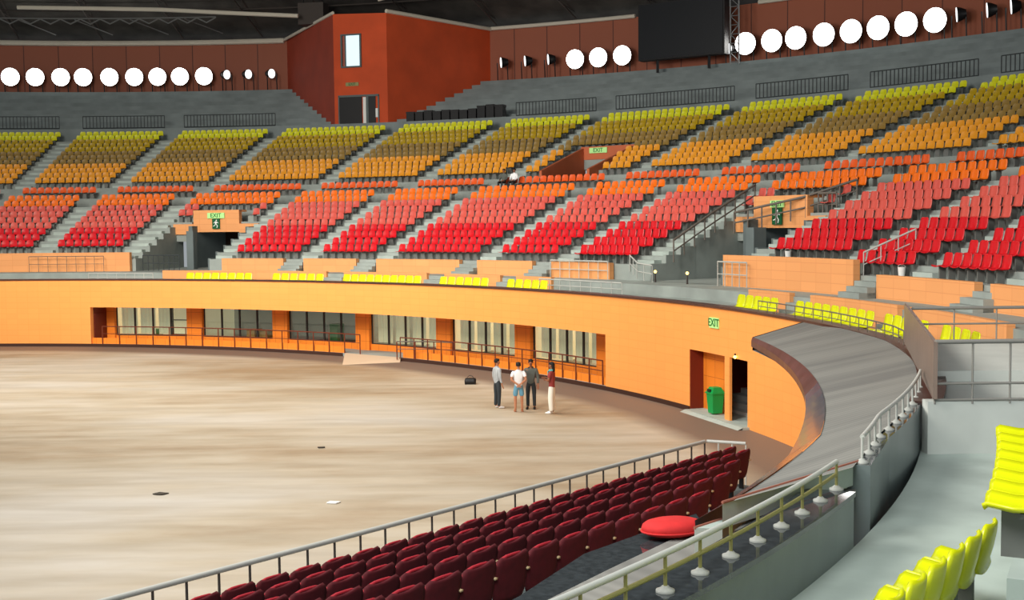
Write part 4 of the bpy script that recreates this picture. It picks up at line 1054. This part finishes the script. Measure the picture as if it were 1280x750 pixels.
def person(loc, face, label, hgt, arms, shirt, trousers, shoe, skinm, sleeve='long', legs='long', hair='short', spread=.10, extra=None, sit=False):
    """local frame: +y is the way the person faces"""
    e = empty('person', loc, label, 'person', None, None, face)
    k = hgt/1.70
    def V(x, y, z): return (x*k, y*k, z*k)
    hz = .92 if not sit else .50
    lift = hz-.92
    N = {'pel': (V(0, 0, hz), (.125*k, .085*k)), 'waist': (V(0, .0, 1.06+lift), (.11*k, .075*k)), 'chest': (V(0, .0, 1.25+lift), (.135*k, .09*k)), 'neck0': (V(0, -.01, 1.42+lift), .05*k), 'neck': (V(0, .0, 1.485+lift), .05*k),
         'head0': (V(0, .015, 1.555+lift), (.068*k, .078*k)), 'head1': (V(0, .01, 1.63+lift), (.074*k, .092*k)), 'head2': (V(0, .0, 1.685+lift), (.05*k, .06*k)), 'nose': (V(0, .112, 1.59+lift), .012*k)}
    Lk = [('pel', 'waist'), ('waist', 'chest'), ('chest', 'neck0'), ('neck0', 'neck'), ('neck', 'head0'), ('head0', 'head1'), ('head1', 'head2'), ('head0', 'nose')]
    for s, nm in ((-1, 'l'), (1, 'r')):
        if not sit:
            J = [(s*spread, 0, .86, .085), (s*(spread+.01), .01, .49, .057), (s*(spread+.015), -.015, .10, .040), (s*(spread+.02), .05, .045, .038), (s*(spread+.03), .15, .03, .030)]
        else:
            J = [(s*spread, .05, .49, .08), (s*(spread+.03), .42, .48, .058), (s*(spread+.03), .44, .10, .04), (s*(spread+.03), .50, .045, .038), (s*(spread+.03), .58, .03, .03)]
        prev = 'pel'
        for q, (x, y, z, r) in zip(('hip', 'knee', 'ank', 'heel', 'toe'), J):
            N[nm+q] = (V(x, y, z), r*k); Lk.append((prev, nm+q)); prev = nm+q
        A = arms[0 if s < 0 else 1]                     # shoulder, elbow, wrist, hand direction
        sh = (s*.185, 0, 1.385+lift)
        N[nm+'sh'] = (V(*sh), .046*k); Lk.append(('chest', nm+'sh'))
        el, wr = [(x, y, z+lift) for x, y, z in A]
        N[nm+'el'] = (V(*el), .042*k); N[nm+'wr'] = (V(*wr), .029*k); Lk += [(nm+'sh', nm+'el'), (nm+'el', nm+'wr')]
        d = (Vector(wr)-Vector(el)).normalized(); pm = Vector(wr)+d*.065
        N[nm+'palm'] = (V(*pm), (.036*k, .02*k)); Lk.append((nm+'wr', nm+'palm'))
        side = d.cross(Vector((0, 1, 0))); side = side.normalized() if side.length > .2 else Vector((1, 0, 0))
        for fi, (o_, l_) in enumerate(((-.030, .070), (-.010, .084), (.010, .080), (.029, .062))):
            b_ = pm+side*o_+d*.03; c_ = b_+d*l_*.55+Vector((0, .008, 0)); t_ = b_+d*l_+Vector((0, .02, -.01))
            N[nm+'f%da' % fi] = (V(*b_), .0095*k); N[nm+'f%db' % fi] = (V(*c_), .0088*k); N[nm+'f%dc' % fi] = (V(*t_), .0075*k)
            Lk += [(nm+'palm', nm+'f%da' % fi), (nm+'f%da' % fi, nm+'f%db' % fi), (nm+'f%db' % fi, nm+'f%dc' % fi)]
        b_ = Vector(wr)+d*.03-side*.035*s; t_ = b_+d*.05-side*.03*s
        N[nm+'t0'] = (V(*b_), .011*k); N[nm+'t1'] = (V(*t_), .0085*k); Lk += [(nm+'wr', nm+'t0'), (nm+'t0', nm+'t1')]
    body = skin('body', N, Lk, 'pel', e, skinm)
    # face details
    for s in (-1, 1):
        m = MB(); m.lathe(V(s*.03, .092, 1.62+lift), [(.003, -.008), (.011, -.004), (.012, 0), (.008, .006), (.002, .008)], 8, axis=(0, 1, 0)); m.build('eye', 'eye', body, True)
        m = MB(); m.lathe(V(s*.083, .0, 1.60+lift), [(.004, -.01), (.026, -.006), (.028, .004), (.012, .012)], 10, axis=(s, 0, 0)); m.build('ear', skinm, body, True)
    m = MB(); m.box(V(0, .098, 1.545+lift), (.045*k, .012*k, .012*k)); m.build('mouth', 'lips', body)
    # hair
    cap = []
    for ph in (-.5, -.2, .2, .6, 1.0, 1.3, 1.54): cap.append([V(.088*math.cos(ph)*math.cos(a), -.012+.102*math.cos(ph)*math.sin(a), 1.628+lift+.098*math.sin(ph)+(.055 if math.sin(a) > .2 and ph < .3 else 0)) for a in [2*math.pi*q/20 for q in range(21)]])
    m = MB(); m.grid(cap); hcap = m.build('hair', 'hair', e, True, True)
    HN = {'a': (V(0, -.035, 1.60+lift), (.085*k, .075*k)), 'b': (V(0, -.015, 1.675+lift), (.086*k, .085*k)), 'c': (V(0, .02, 1.715+lift), (.06*k, .055*k))}; HL = [('a', 'b'), ('b', 'c')]
    if hair == 'long': HN['d'] = (V(0, -.06, 1.50+lift), (.08*k, .05*k)); HN['e'] = (V(0, -.07, 1.40+lift), (.06*k, .035*k)); HL += [('a', 'd'), ('d', 'e')]
    if hair == 'long': skin('hair', {'p': (V(0, -.05, 1.64+lift), (.085*k, .06*k)), 'q': (V(0, -.065, 1.52+lift), (.09*k, .05*k)), 'r': (V(0, -.08, 1.38+lift), (.07*k, .035*k))}, [('p', 'q'), ('q', 'r')], 'q', e, 'hair')
    # shirt
    hem = .80 if not sit else hz+.02
    g = 1.17
    SN = {'hem': (V(0, 0, hem), (.165*k, .125*k)), 'w': (V(0, 0, 1.06+lift), (.155*k, .118*k)), 'c': (V(0, 0, 1.27+lift), (.18*k, .125*k)), 'n': (V(0, -.008, 1.43+lift), .09*k), 'n2': (V(0, -.004, 1.468+lift), .064*k)}
    SL = [('hem', 'w'), ('w', 'c'), ('c', 'n'), ('n', 'n2')]
    for nm, A, s in (('l', arms[0], -1), ('r', arms[1], 1)):
        SN[nm+'s'] = (V(s*.185, 0, 1.385+lift), .074*k); el, wr = [Vector((x, y, z+lift)) for x, y, z in A]; sh = Vector((s*.185, 0, 1.385+lift))
        SL.append(('c', nm+'s'))
        if sleeve == 'long':
            SN[nm+'e'] = (V(*el), .055*k); SN[nm+'w'] = (V(*(el+(wr-el)*.92)), .043*k); SL += [(nm+'s', nm+'e'), (nm+'e', nm+'w')]
        else:
            SN[nm+'e'] = (V(*(sh+(el-sh)*.72)), .064*k); SL.append((nm+'s', nm+'e'))
    skin('shirt', SN, SL, 'w', e, shirt)
    # trousers
    TN = {'p': (V(0, 0, hz+.02), (.152*k, .115*k)), 'q': (V(0, 0, hz+.15), (.135*k, .10*k))}; TL = [('p', 'q')]
    for s, nm in ((-1, 'l'), (1, 'r')):
        h_, kn, an = [Vector(N[nm+q][0])/k for q in ('hip', 'knee', 'ank')]; wd = 1.0 if legs != 'wide' else 1.35
        TN[nm+'h'] = (V(*h_), .102*k); TL.append(('p', nm+'h'))
        if legs == 'short': kk = h_+(kn-h_)*.92; TN[nm+'k'] = (V(*kk), .088*k); TL.append((nm+'h', nm+'k'))
        else:
            TN[nm+'k'] = (V(*kn), .072*wd*k); TN[nm+'a'] = (V(*(an+Vector((0, 0, -.03)))), .058*wd*k); TL += [(nm+'h', nm+'k'), (nm+'k', nm+'a')]
    skin('trousers', TN, TL, 'p', e, trousers)
    for s, nm in ((-1, 'l'), (1, 'r')):
        hl, to = Vector(N[nm+'heel'][0]), Vector(N[nm+'toe'][0])
        skin('shoe', {'a': (hl+Vector((0, -.05, .005))*k, .045*k), 'b': (hl, .05*k), 'c': (to, (.046*k, .034*k)), 'd': (to+Vector((0, .05, -.002))*k, (.036*k, .026*k))}, [('a', 'b'), ('b', 'c'), ('c', 'd')], 'b', e, shoe)
    if extra == 'scarf':
        m = MB(); m.tube([V(.075*math.cos(a), .07*math.sin(a), 1.44+.015*math.sin(2*a)) for a in [2*math.pi*q/16 for q in range(17)]], .035*k, 8); m.grid([[V(x*.05, .13, z) for x in (-1, 0, 1)] for z in (1.15, 1.3, 1.42)], 0, .02); m.build('scarf', 'scarf_teal', e, True, True)
    return e
hang = lambda s: ((s*.24, -.02, 1.11), (s*.25, .05, .86))
back = lambda s: ((s*.25, -.10, 1.12), (s*.06, -.17, .98))
fold = lambda s: ((s*.25, .03, 1.12), (s*.02, .20, 1.14+.03*s))
hip_ = lambda s: ((s*.27, -.06, 1.12), (s*.20, .12, 1.22))
person(atz(622, 510, 0), rad(-62), 'person in grey striped shirt and dark trousers standing leftmost of the group', 1.72, (hang(-1), hang(1)), 'shirt_grey', 'trousers_dark', 'shoe_white', 'skin_tan', spread=.11)
person(atz(648.5, 515, 0), rad(4), 'person in white T-shirt and pale blue shorts, hands behind back', 1.70, (back(-1), back(1)), 'shirt_white', 'denim', 'skin_tan', 'skin_tan', 'short', 'short')
person(atz(664, 511, 0), rad(172), 'person in dark grey top and dark trousers behind the white T-shirt', 1.72, (hang(-1), hip_(1)), 'shirt_dark', 'trousers_dark', 'black', 'skin')
person(atz(690, 517, 0), rad(70), 'person in white wide trousers with teal scarf, rightmost of the group', 1.74, (fold(-1), fold(1)), 'top_red', 'trousers_white', 'shoe_white', 'skin', 'short', 'wide', 'long', .085, 'scarf')
lap = lambda s: ((s*.25, .06, 1.12), (s*.14, .26, 1.02))
for u, mt, tm, lb in ((630, 'shirt_dark', 'black', 'tiny person in dark clothes sitting beside the upper cross walkway'), (643, 'shirt_white', 'black', 'tiny person in white shirt sitting beside the upper cross walkway')):
    t = TH(u, 229, 54.9); person(P(54.9, t, 8.42), rad(t+90), lb, 1.7, (lap(-1), lap(1)), mt, tm, 'black', 'skin', sit=True)

# ================================================================== LIGHT
def area(loc, target, size, power, col=(1, .95, .86), spread=180):  # unseen disc lights added to light the hall, no fixtures modelled
    l = bpy.data.lights.new('added_light', 'AREA'); l.energy = power; l.size = size; l.color = col; l.shape = 'DISK'; l.spread = rad(spread)
    o = bpy.data.objects.new('added_light', l); COL.objects.link(o); o.location = loc
    o.rotation_euler = (Vector(target)-Vector(loc)).to_track_quat('-Z', 'Y').to_euler()
    return o
area((-9, 42, 24), (-6, 43, 0), 14, 3700, (1, .94, .84), 140)
area((-28, 46, 22), (-26, 50, 0), 12, 1700, (1, .93, .82), 150)
area((-26, 36, 22), (-25, 75, 2), 10, 4600, (1, .93, .82), 130)
area((-14, 14, 20), (16, 38, 4), 10, 5200, (1, .95, .88), 130)
area((-2, 4, 15), (6, 15, 3), 7, 1350, (.98, 1, .98), 150)  # added to brighten the near ledge, walkway and seats
area((-22, 40, 16), (-6, 95, 18.5), 10, 1500, (1, .94, .88), 110)  # added fill standing in for light bounced onto the upper tier
area((-14, 40, 16), (22, 88, 18.5), 8, 900, (1, .94, .88), 110)  # second added fill, for the upper tier farther right
# light inside the window rooms
for i, (a, b) in enumerate(WIN):
    if i in (1, 2): continue
    t = (a+b)/2; l = bpy.data.lights.new('room_light', 'POINT'); l.energy = 130; l.color = (1, .95, .78); l.shadow_soft_size = .4
    o = bpy.data.objects.new('room_light', l); COL.objects.link(o); o.location = P(RR+2.3, t, 2.0)
w = bpy.data.worlds.new('World'); SC.world = w; w.use_nodes = True
bg = w.node_tree.nodes['Background']; bg.inputs['Color'].default_value = (.80, .86, .90, 1); bg.inputs['Strength'].default_value = .42

# ================================================================== CAMERA
cam = bpy.data.cameras.new('camera'); co_ = bpy.data.objects.new('camera', cam); COL.objects.link(co_)
cam.sensor_width = 36; cam.lens = FPX/1280*36; cam.clip_start = .05; cam.clip_end = 400
M = Matrix((( RT.x, UP.x, -FW.x, 0), (RT.y, UP.y, -FW.y, 0), (RT.z, UP.z, -FW.z, H), (0, 0, 0, 1)))
co_.matrix_world = M
SC.camera = co_
SC.view_settings.view_transform = 'Standard'; SC.view_settings.look = 'None'
SC.view_settings.exposure = 0; SC.view_settings.gamma = 1
